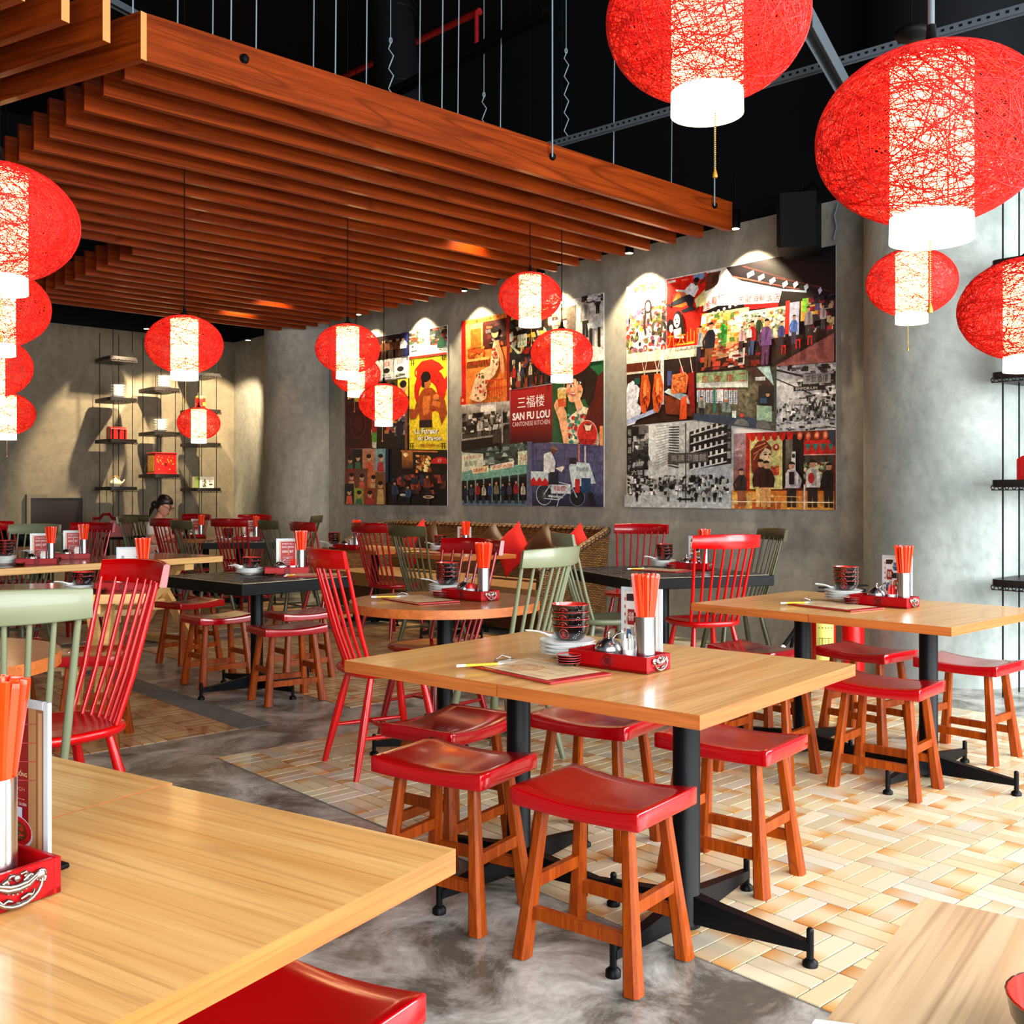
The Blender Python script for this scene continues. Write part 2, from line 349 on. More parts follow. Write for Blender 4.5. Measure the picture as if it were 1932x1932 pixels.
class Pic:
    """a flat printed sheet: four corners, drawn in u (right) / v (down)"""
    def __init__(s, tl, tr, br, bl, nrm, bg=(200, 200, 200), step=.00035):
        s.q = [Vector(p) for p in (tl, tr, br, bl)]; s.n = Vector(nrm).normalized(); s.mb = MB(); s.k = 0; s.step = step; s.dv = 0.0
        s.poly([(0, 0), (1, 0), (1, 1), (0, 1)], bg)
    def P(s, u, v):
        u = min(max(u, 0), 1); v = min(max(v+(s.dv if 0 < v < 1 else 0), 0), 1); a = s.q[0].lerp(s.q[1], u); b = s.q[3].lerp(s.q[2], u); return a.lerp(b, v)+s.n*(s.k*s.step)
    def poly(s, pts, col, up=True):
        if up: s.k += 1
        s.mb.add([s.P(u, v) for u, v in pts], [list(range(len(pts)))[::-1]], 0, False, lin(col)); return s
    def rect(s, u0, v0, u1, v1, col, up=True): return s.poly([(u0, v0), (u1, v0), (u1, v1), (u0, v1)], col, up)
    def grad(s, u0, v0, u1, v1, ct, cb):
        s.k += 1; a, b = lin(ct), lin(cb)
        s.mb.add([s.P(u0, v0), s.P(u1, v0), s.P(u1, v1), s.P(u0, v1)], [[3, 2, 1, 0]], 0, False, [a, a, b, b]); return s
    def ell(s, u, v, ru, rv, col, n=16, a0=0, a1=2*PI):
        return s.poly([(u+ru*math.cos(a0+(a1-a0)*k/n), v+rv*math.sin(a0+(a1-a0)*k/n)) for k in range(n if a1-a0 > 6 else n+1)], col)
    def ring(s, u, v, ru, rv, w_, col, n=20):
        s.k += 1
        for k in range(n):
            a, b = 2*PI*k/n, 2*PI*(k+1)/n
            s.mb.add([s.P(u+ru*f*math.cos(t), v+rv*f*math.sin(t)) for f, t in ((1, a), (1, b), (1-w_, b), (1-w_, a))], [[3, 2, 1, 0]], 0, False, lin(col))
        return s
    def line(s, pts, w_, col, up=True):
        if up: s.k += 1
        for (a, b), (c, d) in zip(pts[:-1], pts[1:]):
            dx, dy = c-a, d-b; L = math.hypot(dx, dy) or 1; nx, ny = -dy/L*w_/2, dx/L*w_/2
            s.mb.add([s.P(a+nx, b+ny), s.P(c+nx, d+ny), s.P(c-nx, d-ny), s.P(a-nx, b-ny)], [[0, 1, 2, 3]], 0, False, lin(col))
        return s
    def scatter(s, u0, v0, u1, v1, pal, n, su, sv, seed=1, shape='r'):
        r = R(seed); s.k += 1; k0 = s.k
        for i in range(n):
            s.k = k0+(i % 6)
            a = r.uniform(u0, u1); b = r.uniform(v0, v1); w_ = r.uniform(*su)/2; h_ = r.uniform(*sv)/2; c = r.choice(pal)
            f = r.uniform(.8, 1.15); c = tuple(max(0, min(255, x*f)) for x in c)
            sk = r.uniform(-.4, .4)*w_
            if shape == 'r': pts = [(a-w_+sk, b-h_), (a+w_+sk, b-h_), (a+w_-sk, b+h_), (a-w_-sk, b+h_)]
            else: pts = [(a+w_*math.cos(t*PI/3.5), b+h_*math.sin(t*PI/3.5)) for t in range(7)]
            pts = [(min(max(x, u0), u1), min(max(y, v0), v1)) for x, y in pts]
            s.poly(pts, c, False)
        s.k = k0+6; return s
    def person(s, u, v, h, asp, body, legs=(30, 30, 40), skin=(190, 140, 110), hair=(20, 16, 14)):
        w_ = h*.12*asp; sk = math.sin(u*57+v*31)*w_*.5; dk = tuple(c*.72 for c in body); ex = math.cos(u*91)*w_*.7
        s.poly([(u+w_*1.0, v-h*.78), (u+w_*1.45+sk, v-h*.6), (u+w_*1.2+ex, v-h*.42), (u+w_*.9+ex, v-h*.44), (u+w_*1.0+sk, v-h*.6), (u+w_*.6, v-h*.72)], dk).poly([(u-w_*1.0, v-h*.78), (u-w_*1.5+sk, v-h*.58), (u-w_*1.3, v-h*.4), (u-w_*1.0, v-h*.42), (u-w_*1.1+sk, v-h*.58), (u-w_*.6, v-h*.72)], dk)
        s.poly([(u-w_*.9, v-h*.5), (u+w_*.9, v-h*.5), (u+w_*.8, v), (u+w_*.15, v), (u, v-h*.35), (u-w_*.15, v), (u-w_*.8, v)], legs)
        s.poly([(u-w_*.6, v-h*.83), (u+w_*.6, v-h*.83), (u+w_*1.25, v-h*.72), (u+w_*1.3, v-h*.42), (u-w_*1.1, v-h*.42), (u-w_*1.15, v-h*.74)], body).poly([(u-w_*.2, v-h*.82), (u+w_*.7, v-h*.8), (u+w_*.3+sk, v-h*.46), (u-w_*.2, v-h*.46)], dk)
        s.ell(u, v-h*.91, w_*.55, h*.085, skin, 8); s.ell(u, v-h*.945, w_*.6, h*.06, hair, 8, PI, 2*PI); return s
    def text(s, t, u0, v0, u1, v1, col, bold=0.0, slant=0):
        vs, fs, asp = text_geo(t, bold)
        if not vs: return s
        s.k += 1; s.mb.add([s.P(u0+(u1-u0)*x, v1-(v1-v0)*y+slant*x) for x, y in vs], fs, 0, False, lin(col)); return s
    def build(s, parent, name='picture', mat='print'):
        return obj(name, s.mb, mat, parent)

# ------------------------------------------------------------------ room shell
def ab_quad(mb, a0, a1, b0, b1, z0, z1, mi=0):
    pts = [ab(a0, b0), ab(a0, b1), ab(a1, b1), ab(a1, b0)]
    mb.prism([(p.x, p.y) for p in pts][::-1] if False else [(p.x, p.y) for p in pts], z0, z1, mi)
floor_mb = MB(); ab_quad(floor_mb, -6, 15, -10, 8.2, -.12, 0)
floor = struct('floor', floor_mb, 'conc_floor')
mb = MB(); ab_quad(mb, 1.4, 15, WB, WB+.3, 0, 3.6); struct('wall_right', mb, 'conc_wall')
mb = MB(); ab_quad(mb, BWA, BWA+.3, -10, WB, 0, 3.6); wall_back = struct('wall_back', mb, 'conc_back')
mb = MB(); ab_quad(mb, 1.4, 15, WB+.02, WB+.3, 3.602, 6.3); struct('trim_3', mb, 'upper')
mb = MB(); ab_quad(mb, BWA+.02, BWA+.3, -10, WB, 3.602, 6.3); struct('trim_4', mb, 'upper')
mb = MB(); ab_quad(mb, 2.2, 15, -10, 8.2, 6.3, 6.4); struct('ceiling', mb, 'ceil')
def column(name, c, r, mat='conc_col'):
    m_ = MB(); m_.lathe([(r, 0), (r, 3.6)], 48, 0, True); m_.lathe([(r*.995, 3.6), (r*.995, 6.3)], 48, 1, True)
    return struct(name, m_, [mat, 'upper'], None, c)
COLR = dp(1792, 7.32); column('trim_1', COLR, .585)
COLL = dp(566, 13.75); column('trim_2', COLL, .47, 'conc_wall')
# recessed service opening low in the back wall
p0 = bp(48, 934); p1 = bp(160, 934); wdt = (p1-p0).length
hatch = struct('window_1', MB().box((0, 0, 0), (wdt-.1, .03, .72), 0), 'dark_glass', None, (p0+p1)/2+Vector((0, 0, -.40))-AD*.02, BA)
fm = MB(); fm.box((0, -.01, .385), (wdt, .05, .05)); fm.box((0, -.01, -.385), (wdt, .05, .05)); fm.box((-wdt/2+.025, -.01, 0), (.05, .05, .72)); fm.box((wdt/2-.025, -.01, 0), (.05, .05, .72))
obj('frame', fm, 'conc_back', hatch)

# tiled floor panels: basket weave of three tiles per square
SQ = .2; TW = SQ/3
def tile_geo(mb, c, ang, pal, r, T=None):
    L, W, H = SQ-.0065, TW-.0065, .0035; n = 5
    base = list(r.choice(pal[0])); end = r.choice(pal[1]); k0 = r.random(); k1 = r.random()
    e0 = .85 if k0 < .33 else (.25 if k0 < .55 else 0); e1 = .85 if k1 < .33 else (.25 if k1 < .5 else 0)
    if r.random() < .05: e0 = e1 = .85
    f = r.uniform(.88, 1.04); ca, sa = math.cos(ang), math.sin(ang); vs = []; cs = []
    for i in range(n+1):
        t = i/n; x = (t-.5)*L; m_ = max(e0*max(0, 1-t*2.4)**1.1, e1*max(0, 1-(1-t)*2.4)**1.1)
        c_ = lin(tuple(min(255, (a*(1-m_)+b*m_)*f) for a, b in zip(base, end)))
        for y, z in ((-W/2, 0), (-W/2, H), (W/2, H), (W/2, 0)):
            vs.append((c[0]+x*ca-y*sa, c[1]+x*sa+y*ca, c[2]+z)); cs.append(c_)
    fs = []
    for i in range(n):
        o = i*4
        for j in range(3): fs.append((o+j, o+4+j, o+5+j, o+1+j))
    fs += [(0, 1, 2, 3), (n*4+3, n*4+2, n*4+1, n*4)]
    mb.add(vs, fs, 0, False, cs)
CREAM = ([(236, 218, 178), (240, 226, 192), (228, 208, 164), (222, 214, 192), (238, 222, 180)], [(222, 146, 62), (206, 124, 48), (228, 160, 84)])
TERRA = ([(204, 156, 108), (190, 138, 92), (212, 170, 124)], [(176, 92, 48), (160, 80, 40)])
WARM = ([(222, 188, 136), (214, 172, 116), (230, 202, 156)], [(206, 126, 56), (190, 108, 44)])
def zone_tiles(a0, a1, b0, b1):
    out = []
    na = int((a1-a0)/SQ); nb = int((b1-b0)/SQ)
    for i in range(na):
        for j in range(nb):
            for k in range(3):
                if (i+j) % 2: out.append((a0+(i+.5)*SQ, b0+(j+(k+.5)/3)*SQ, AA))
                else: out.append((a0+(i+(k+.5)/3)*SQ, b0+(j+.5)*SQ, BA))
    return out
zones = [((1.234, 4.634, 2.267, 6.067), CREAM), ((5.126, 8.526, -.96, 2.84), TERRA), ((5.2, 8.6, 3.4, 6.2), WARM), ((9.1, 13.3, 0.2, 6.2), WARM)]
gm = MB()
for (z_, _) in zones: ab_quad(gm, z_[0], z_[1], z_[2], z_[3], -.001, .0015)
obj('grout_bed', gm, 'grout', floor)
cand = []; rest = MB(); rr = R(3)
for zi, (z_, pal) in enumerate(zones):
    for t in zone_tiles(*z_):
        p = ab(t[0], t[1], .0015); vis = p.y > .5 and abs(p.x/p.y) < .5 and p.y > 2.3
        cand.append((p.y if vis else 99, zi, p, t[2]))
cand.sort(key=lambda t: (t[0], t[2].x))
tvar = {}
for zi, (_, pal) in enumerate(zones):
    if zi in (0,):
        tvar[zi] = []
        for k in range(22):
            m_ = MB(); tile_geo(m_, (0, 0, 0), 0, pal, R(100+k)); tvar[zi].append(m_.mesh('tile', 'tile'))
nt = 0
for d_, zi, p, ang in cand:
    if nt < 290 and zi == 0 and d_ < 99:
        o = obj('tile', rr.choice(tvar[0]), None, floor, p, ang+(PI if rr.random() < .5 else 0)); nt += 1
    else: tile_geo(rest, p, ang, zones[zi][1], rr)
o = obj('distant_tiles', rest, 'tile', floor); o['kind'] = 'stuff'

# ------------------------------------------------------------------ wooden slat ceilings, rods, struts
def slat_panel(name, label, items):
    t = thing(name, label, 'ceiling panel', items[0][0])
    for (p0, p1, end) in items:
        L = (p1-p0).length; m_ = MB(); m_.box((L/2, 0, .1175), (L, .042, .235), 0)
        if end: m_.box((-.0015, 0, .1175), (.003, .042, .235), 1)
        o = obj('slat', m_, ['slat', 'slat_end'], t); o.location = p0-items[0][0]; o.rotation_euler = (0, 0, math.atan2((p1-p0).y, (p1-p0).x))
    return t
ZS = 3.42
fr_ = []
a = 4.98
while a < 8.75: fr_.append((ab(a, 2.06, ZS), ab(a, 6.9, ZS), False)); a += .288
panel1 = slat_panel('slatted_ceiling_panel', 'large suspended panel of long orange-brown wooden slats ending at the poster wall', fr_)
k_ = MB()
for px in (461,):
    pass
for px, py in ((461, 111), (1042, 296), (1348, 388)):
    d = (px-CX)/F; Y = (4.955)/(AD.x*d+AD.y); pt = Vector((d*Y, Y, HC+(HZ-py)/F*Y)); kb = MB().ball((0, 0, 0), .026, 10)
    o = obj('knob', kb, 'matblack', panel1); o.location = pt-fr_[0][0]
b_ = []
while a < 11.95: b_.append((ab(a, 3.6, ZS), ab(a, 6.9, ZS), False)); a += .288
slat_panel('slatted_ceiling_panel', 'rear suspended panel of shorter dark wooden slats with a stepped left end', b_)
l_ = []
u_ = Vector((math.cos(math.radians(150.5)), math.sin(math.radians(150.5)), 0))
for k in range(6):
    st = Vector((-1.815, 5.05, ZS))+Vector((-.105, -.205, 0))*k
    l_.append((st, st+u_*5.5, True))
slat_panel('slatted_ceiling_panel', 'angled group of wooden slats with pale sawn ends in the top left corner', l_)

def rodthing(p, z0, z1, label, r=.0045, grp='thin steel rods holding up the slatted ceiling'):
    m_ = MB().tube([(0, 0, 0), (0.012, 0, (z1-z0)*.5), (0, 0, z1-z0)], r, 6)
    return tag(obj('suspension_rod', m_, 'rod', None, (p.x, p.y, z0)), label, 'rod', grp)
rods = [(250, 20), (334, 60), (400, 60), (435, 60), (482, 80), (590, 150), (632, 160), (690, 180), (790, 200), (833, 205), (863, 215), (943, 245), (1157, 310), (1266, 342)]
for i, (px, py) in enumerate(rods):
    a_ = 4.98+.288*(1+i % 3); d = (px-CX)/F; Y = a_/(AD.x*d+AD.y)
    rodthing(Vector((d*Y, Y, 0)), ZS+.2, 6.28, 'thin pale suspension rod rising from the wooden slats into the dark ceiling void')
for px, py, lb in ((1042, 296, 'pale rod hooked to the black knob at the middle of the front slat'), (1348, 388, 'pale rod hooked to the black knob near the right end of the front slat')):
    d = (px-CX)/F; Y = 4.93/(AD.x*d+AD.y); z = HC+(HZ-py)/F*Y
    m_ = MB().tube([(0, 0, 0), (0, 0, 6.28-z)], .006, 6); tag(obj('suspension_rod', m_, 'rod', None, (d*Y, Y, z)), lb, 'rod')
for px, pa, z0, lb in ((737, 5.9, 3.75, 'wire with twisted hooks hanging beside the black duct'), (913, 6.2, 3.75, 'wire with small hooks above the middle of the slatted ceiling'), (1068, 5.6, 4.0, 'hooked wire above the right half of the slatted ceiling')):
    d = (px-CX)/F; Y = pa/(AD.x*d+AD.y); m_ = MB(); m_.tube([(0, 0, .7), (0, 0, 6.28-z0)], .0035, 5)
    for k in range(5): m_.tube([(0, 0, .14*k), (.02, 0, .14*k+.05), (-.015, 0, .14*k+.1), (0, 0, .14*k+.14)], .005, 5)
    m_.tube([(.01*math.cos(t)-.0, 0, .72+.02*math.sin(t)) for t in [k*PI/4 for k in range(8)]], .004, 5, closed=True)
    tag(obj('hook_wire', m_, 'rod', None, (d*Y, Y, z0)), lb, 'wire')
def strutbar(p0, p1, w_, h_, mat, label, name='strut', holes=False):
    p0, p1 = Vector(p0), Vector(p1); L = (p1-p0).length; m_ = MB()
    m_.box((L/2, 0, 0), (L, w_, .004)); m_.box((L/2, -w_/2, -h_/2), (L, .004, h_)); m_.box((L/2, w_/2, -h_/2), (L, .004, h_))
    o = obj(name, m_, mat)
    if holes:
        q = MB(); k = .03
        while k < L-.02: q.box((k, -w_/2-.0025, -h_*.5), (.018, .003, .014)); k += .05
        obj('slots', q, 'matblack', o)
    o.location = p0; o.rotation_euler = (p1-p0).to_track_quat('X', 'Z').to_euler(); return tag(o, label, 'metal strut')
strutbar(gp(1031, 270, 4.0) if False else dp(1025, 7.95, 4.0), dp(1960, 5.6, 3.98), .045, .045, 'strut', 'long slotted grey channel running behind the two largest lanterns', holes=True)
strutbar(dp(723, 8.8, 4.72), dp(1031, 7.4, 4.78), .08, .06, 'matblack', 'black ceiling channel above the middle of the slats')
strutbar(dp(1520, 5.4, 3.84), dp(1600, 6.6, 3.9), .07, .1, 'strut', 'short grey steel beam crossing between the two largest lanterns')
strutbar(dp(200, 6.2, 4.3), dp(470, 8.8, 4.9), .05, .04, 'strut', 'thin grey channel above the left end of the slats')
pm = MB(); pm.tube([dp(560, 12.5, 6.0), dp(640, 11.5, 5.95), dp(905, 9.4, 5.72)], .032, 8); tag(obj('sprinkler_pipe', pm, 'red_pipe'), 'dark red sprinkler pipe high in the ceiling void', 'pipe')
pm = MB(); pm.tube([(0, 0, 0), (0, 0, -.33)], .022, 8); pm.ball((0, 0, -.34), .03, 8); tag(obj('sprinkler_pipe', pm, 'red_pipe', None, dp(899, 9.4, 5.72)), 'short red sprinkler drop below the end of the red pipe', 'pipe')
pm = MB(); pts = [dp(735, 9.5, 6.25), dp(738, 9.3, 5.6), dp(752, 9.1, 4.9), dp(770, 9.0, 4.4), dp(772, 9.0, 3.9)]
pm.tube(pts, .2, 20)
for k in range(14):
    q = pts[0].lerp(pts[2], k/14) if k < 7 else pts[2].lerp(pts[4], (k-7)/7); pm.tube([q+Vector((.205*math.cos(t), .205*math.sin(t), 0)) for t in [j*PI/8 for j in range(16)]], .008, 5, closed=True)
tag(obj('air_duct', pm, 'duct'), 'black ribbed flexible air duct hanging down above the slatted ceiling', 'duct')

# ------------------------------------------------------------------ spotlights
def downlight(p, label, power, target, mat='matblack', cone=92):
    t = thing('spotlight', label, 'spotlight', p, 0, 'black ceiling spotlights')
    m_ = MB(); m_.lathe([(.042, 0), (.042, .16), (.03, .165)], 20, 0, True, False); m_.lathe([(.042, 0), (.036, 0), (.034, .02)], 20, 0, True, False); obj('housing', m_, mat, t)
    obj('lens', MB().cyl((0, 0, 0), .0355, .001, .01, 16), 'bulb', t)
    obj('mounting_stem', MB().tube([(0, 0, .16), (0, 0, .5)], .006, 6), 'matblack', t)
    spot('spot_lamp', Vector(p)-Vector((0, 0, .012)), target, power, cone, .4)
    return t
wl = [(1387, 432, 'spotlight at the right end of the slats above the large right mural', 150), (1187, 478, 'spotlight above the left edge of the large right mural', 150), (1020, 517, 'spotlight above the middle mural, half hidden by a lantern', 90),
      (875, 549, 'spotlight above the left side of the middle mural', 90), (768, 572, 'spotlight above the left mural', 150), (676, 594, 'spotlight next to the left mural, behind the left lantern', 50)]
for px, py, lb, pw in wl:
    d = (px-CX)/F; b_0 = 7.06; Y = b_0/(BD.x*d+BD.y); p = Vector((d*Y, Y, HC+(HZ-py)/F*Y))
    downlight(p, lb, pw, p+BD*.27+Vector((0, 0, -1.0)))
for i, (px, lb) in enumerate(((208, 'spotlight over the left column of black shelves'), (300, 'spotlight over the middle column of black shelves'), (392, 'spotlight over the right column of black shelves'))):
    q = bp(px, 600); p = q-AD*1.25; p.z = 3.45; downlight(p, lb, 400, bp(px, 760)+Vector((0, 0, -.6)), cone=66)
for i, (ks, lb) in enumerate(((22, 'recessed spotlight glowing orange on the rear slats, left one'), (19, 'recessed spotlight glowing orange on the rear slats, right one'), (7, 'recessed spotlight glowing orange on the front slats near the wall'))):
    a_ = 4.98+.288*ks; p = ab(a_-.20, 5.8, 3.66); t = thing('spotlight', lb, 'spotlight', p); m_ = MB(); m_.lathe([(.03, 0), (.03, .1), (.01, .11)], 14, 0, True, False); obj('housing', m_, 'matblack', t); obj('mounting_stem', MB().tube([(0, 0, .1), (0, 0, .4)], .005, 6), 'matblack', t); obj('lens', MB().cyl((0, 0, 0), .027, .002, .008, 14), 'bulb', t)
    spot('slat_glow', p-Vector((0, 0, .01)), ab(a_-.02, 5.8, 3.44), 34, 100, .9, (1, .6, .25))

# wall speaker
p = wp(1545, 430)-BD*.28; sp = thing('loudspeaker', 'black loudspeaker hung high beside the big column', 'speaker', p, BA+PI/2+.45)
m_ = MB(); m_.prism([(-.15, -.17), (.13, -.21), (.16, -.05), (.16, .05), (.13, .21), (-.15, .17)], -.24, .18, 0); bevel(obj('cabinet', m_, 'matblack', sp), .012)
m_ = MB(); m_.box((.152, 0, -.03), (.01, .26, .36)); obj('grille', m_, 'duct', sp)
m_ = MB(); m_.box((0.165, -.05, -.2), (.004, .03, .02)); obj('badge', m_, 'rod', sp)
m_ = MB(); m_.box((-.02, 0, .2), (.07, .05, .05)); m_.tube([(-.02, 0, .22), (-.02, 0, .3)], .012, 8); m_.tube([(-.02, 0, .22), (-.1, .08, .27), (-.16, .1, .2)], .012, 6); obj('bracket', m_, 'matblack', sp)
m_ = MB(); m_.tube([wp(1588, 385)-BD*.05, wp(1582, 410)-BD*.06, wp(1585, 430)-BD*.05, wp(1581, 455)-BD*.06], .008, 6); tag(obj('cable', m_, 'rod'), 'pale cable curling down beside the black loudspeaker', 'cable')

# ------------------------------------------------------------------ furniture prototypes
def superell(a, b, n, seg=28, back=0):
    out = []
    for k in range(seg):
        t = 2*PI*k/seg; c, s_ = math.cos(t), math.sin(t)
        out.append((a*abs(c)**(2/n)*(1 if c >= 0 else -1), b*abs(s_)**(2/n)*(1 if s_ >= 0 else -1)))
    return out
def make_chair(mat):
    t = thing('windsor_chair', 'chair', 'chair'); m_ = MB(); rings = []
    o0 = superell(.212, .225, 3.2)
    o0 = [(x, y*(1.0 if x > 0 else 1.0-.12*min(1, -x/.21))) for x, y in o0]
    for z, s_ in ((.442, .8), (.446, .9), (.456, .98), (.468, 1.0), (.478, .99), (.483, .96), (.481, .88), (.474, .6), (.471, .25)):
        rings.append([(x*s_, y*s_, z) for x, y in o0])
    m_.loft(rings, 0, True); obj('seat', m_, mat, t)
    legs = {}
    for sx in (-1, 1):
        for sy in (-1, 1):
            a, b = Vector((.125*sx, .135*sy, .45)), Vector(((.205 if sx > 0 else .225)*sx, .205*sy, 0))
            m_ = MB(); m_.tube([a.lerp(b, k/6) for k in range(7)], [.014, .0165, .019, .0195, .018, .0155, .013], 10); obj('leg', m_, mat, t); legs[sx, sy] = (a, b)
    for sy in (-1, 1):
        p, q = legs[-1, sy][0].lerp(legs[-1, sy][1], .6), legs[1, sy][0].lerp(legs[1, sy][1], .6)
        m_ = MB(); m_.tube([p, p.lerp(q, .5), q], [.008, .012, .008], 8); obj('stretcher', m_, mat, t); legs['m', sy] = p.lerp(q, .5)
    m_ = MB(); m_.tube([legs['m', -1], legs['m', -1].lerp(legs['m', 1], .5), legs['m', 1]], [.008, .012, .008], 8); obj('stretcher', m_, mat, t)
    for k in range(8):
        f = (k-3.5)/3.5; a = Vector((-.165+.03*f*f, .165*f, .472)); b = Vector((-.322+.055*f*f, .205*f, .965)); r0 = .0105 if abs(f) > .9 else .0085
        m_ = MB(); m_.tube([a, a.lerp(b, .35)+Vector((-.008, 0, 0)), b], [r0*.95, r0*1.12, r0*.8], 8); obj('spindle', m_, mat, t)
    m_ = MB(); rings = []
    for k in range(15):
        f = (k-7)/7; y = .232*f; x = -.338+.062*f*f; dx = 2*.062*f/.232; n = Vector((1, -dx, 0)).normalized(); zt = 1.036-.007*f*f; zb = .945+.004*f*f; th = .0125
        c = Vector((x, y, 0)); rings.append([c-n*th+Vector((0, 0, zb+.004)), c-n*th*.7+Vector((-.001, 0, zb)), c+n*th*.7+Vector((0, 0, zb)), c+n*th+Vector((0, 0, zb+.004)), c+n*(th-.004)+Vector((-.012, 0, zt-.004)), c+n*(th-.008)+Vector((-.012, 0, zt)), c-n*(th-.004)+Vector((-.012, 0, zt)), c-n*th+Vector((-.012, 0, zt-.004))])
    m_.loft(rings, 0, True); o = obj('crest_rail', m_, mat, t)
    for p in o.data.polygons: p.use_smooth = True
    return proto(t)
CH = {k: make_chair(k) for k in ('red_chair', 'shaded_red_chair', 'olive', 'darkolive')}

def make_stool():
    t = thing('saddle_stool', 'stool', 'stool'); L, W = .41, .315; nx, ny = 14, 6; m_ = MB(); top = []; bot = []
    def zt(x): return .474-.017*(1-(2*x/L)**2)
    vs = []; fs = []
    for i in range(nx+1):
        x = -L/2+L*i/nx
        for j in range(ny+1):
            y = -W/2+W*j/ny; vs.append((x, y, zt(x)))
    nt_ = len(vs)
    for i in range(nx+1):
        x = -L/2+L*i/nx
        for j in range(ny+1): vs.append((x, -W/2+W*j/ny, .424-.006*(1-(2*x/L)**2)))
    g = lambda i, j, o=0: o+i*(ny+1)+j
    for i in range(nx):
        for j in range(ny):
            fs.append((g(i, j), g(i+1, j), g(i+1, j+1), g(i, j+1))); fs.append((g(i, j, nt_), g(i, j+1, nt_), g(i+1, j+1, nt_), g(i+1, j, nt_)))
        fs.append((g(i, 0), g(i, 0, nt_), g(i+1, 0, nt_), g(i+1, 0))); fs.append((g(i, ny), g(i+1, ny), g(i+1, ny, nt_), g(i, ny, nt_)))
    for j in range(ny):
        fs.append((g(0, j), g(0, j+1), g(0, j+1, nt_), g(0, j, nt_))); fs.append((g(nx, j), g(nx, j, nt_), g(nx, j+1, nt_), g(nx, j+1)))
    m_.add(vs, fs, 0, True); s_ = obj('seat', m_, 'red_seat', t); bevel(s_, .005, 2, 50)
    ends = {}
    for sx in (-1, 1):
        for sy in (-1, 1):
            a, b = Vector((.135*sx, .092*sy, .428)), Vector((.178*sx, .134*sy, .004)); ends[sx, sy] = (a, b); rings = []
            for p, h in ((a, .0155), (a.lerp(b, .5), .0185), (b, .0235)):
                c = h*.62; rings.append([p+Vector(q) for q in ((h, c, 0), (c, h, 0), (-c, h, 0), (-h, c, 0), (-h, -c, 0), (-c, -h, 0), (c, -h, 0), (h, -c, 0))])
            mm = MB(); mm.loft(rings, 0, False); lg = obj('leg', mm, 'stool_leg', t)
            obj('foot_pad', MB().cyl((b.x, b.y, 0), .014, 0, .005, 10), 'matblack', lg)
    def bar(k1, k2, f, hh):
        p, q = ends[k1][0].lerp(ends[k1][1], f), ends[k2][0].lerp(ends[k2][1], f); d = (q-p).normalized(); p = p+d*.012; q = q-d*.012; L_ = (q-p).length
        mm = MB(); T = Matrix.Translation((p+q)/2) @ Matrix.Rotation(math.atan2(d.y, d.x), 4, 'Z'); mm.box((0, 0, 0), (L_, .02, hh), T=T); obj('stretcher', mm, 'stool_leg', t)
    bar((-1, -1), (1, -1), .70, .034); bar((-1, 1), (1, 1), .70, .034); bar((-1, -1), (-1, 1), .52, .034); bar((1, -1), (1, 1), .52, .034)
    return proto(t)
STOOL = make_stool()

def table_base(t, arms=.38, h=.715, r=.04, mat='black'):
    m_ = MB(); m_.lathe([(r*1.06, .015), (r*1.06, .03), (r, .032), (r, h)], 28); obj('pole', m_, mat, t)
    m_ = MB(); m_.box((0, 0, h-.004), (.3, .06, .008)); m_.box((0, 0, h-.004), (.06, .3, .008)); obj('top_bracket', m_, mat, t)
    for k in range(4):
        an = k*PI/2; T = Matrix.Rotation(an, 4, 'Z'); m_ = MB()
        m_.loft([[(x, -w_, z0), (x, w_, z0), (x, w_, z1), (x, -w_, z1)] for x, w_, z0, z1 in ((.0, .02, .03, .115), (.12, .018, .033, .098), (arms-.02, .013, .045, .072), (arms, .012, .046, .07))], 0, False, T=T)
        arm = obj('base_arm', m_, mat, t)
        m_ = MB(); m_.cyl((arms, 0, 0), .010, .018, .098, 10, T=T); m_.ball((arms, 0, .098), .011, 8, T=T); m_.lathe([(.021, 0), (.021, .016), (.012, .024)], 16, c=(arms, 0, 0), T=T); obj('levelling_foot', m_, mat, arm)
def top_slab(t, lx, ly, th, zt, mtop, mex, mey, ox=0):
    m_ = MB(); x0, x1, y0, y1 = -lx/2, lx/2, -ly/2, ly/2
    m_.add([(x0, y0, zt), (x1, y0, zt), (x1, y1, zt), (x0, y1, zt)], [(0, 1, 2, 3)], 0); m_.add([(x0, y0, zt-th), (x1, y0, zt-th), (x1, y1, zt-th), (x0, y1, zt-th)], [(3, 2, 1, 0)], 0)
    V = [(x0, y0), (x1, y0), (x1, y1), (x0, y1)]
    for i in range(4):
        a, b = V[i], V[(i+1) % 4]; m_.add([(a[0], a[1], zt-th), (b[0], b[1], zt-th), (b[0], b[1], zt), (a[0], a[1], zt)], [(0, 1, 2, 3)], 1 if i % 2 == 0 else 2)
    return obj('table_top', m_, [mtop, mex, mey], t)
def make_table(grain='Y', lx=.637, ly=.965, tm=None):
    t = thing('cafe_table', 'table', 'table'); top_slab(t, lx-.004, ly, .036, .75, tm or ('oak_y' if grain == 'Y' else 'oak_x'), 'oak_edge_x', 'oak_edge_y'); table_base(t); return proto(t)
TBY = make_table('Y'); TBX = make_table('X'); TBP = make_table('Y', tm='pale_oak')
def make_round(r=.475):
    t = thing('round_table', 'table', 'table'); m_ = MB(); n = 64
    pts = [(r*math.cos(2*PI*k/n), r*math.sin(2*PI*k/n)) for k in range(n)]
    m_.prism(pts, .707, .75, 1, True); m_.m[0] = 0; m_.m[1] = 0; obj('table_top', m_, [wood('walnut_top', (196, 136, 84), (168, 108, 62), (118, 70, 36), 'X', 1, .28, .3), 'oak_edge_x'], t); table_base(t, .36); return proto(t)
RND = make_round()
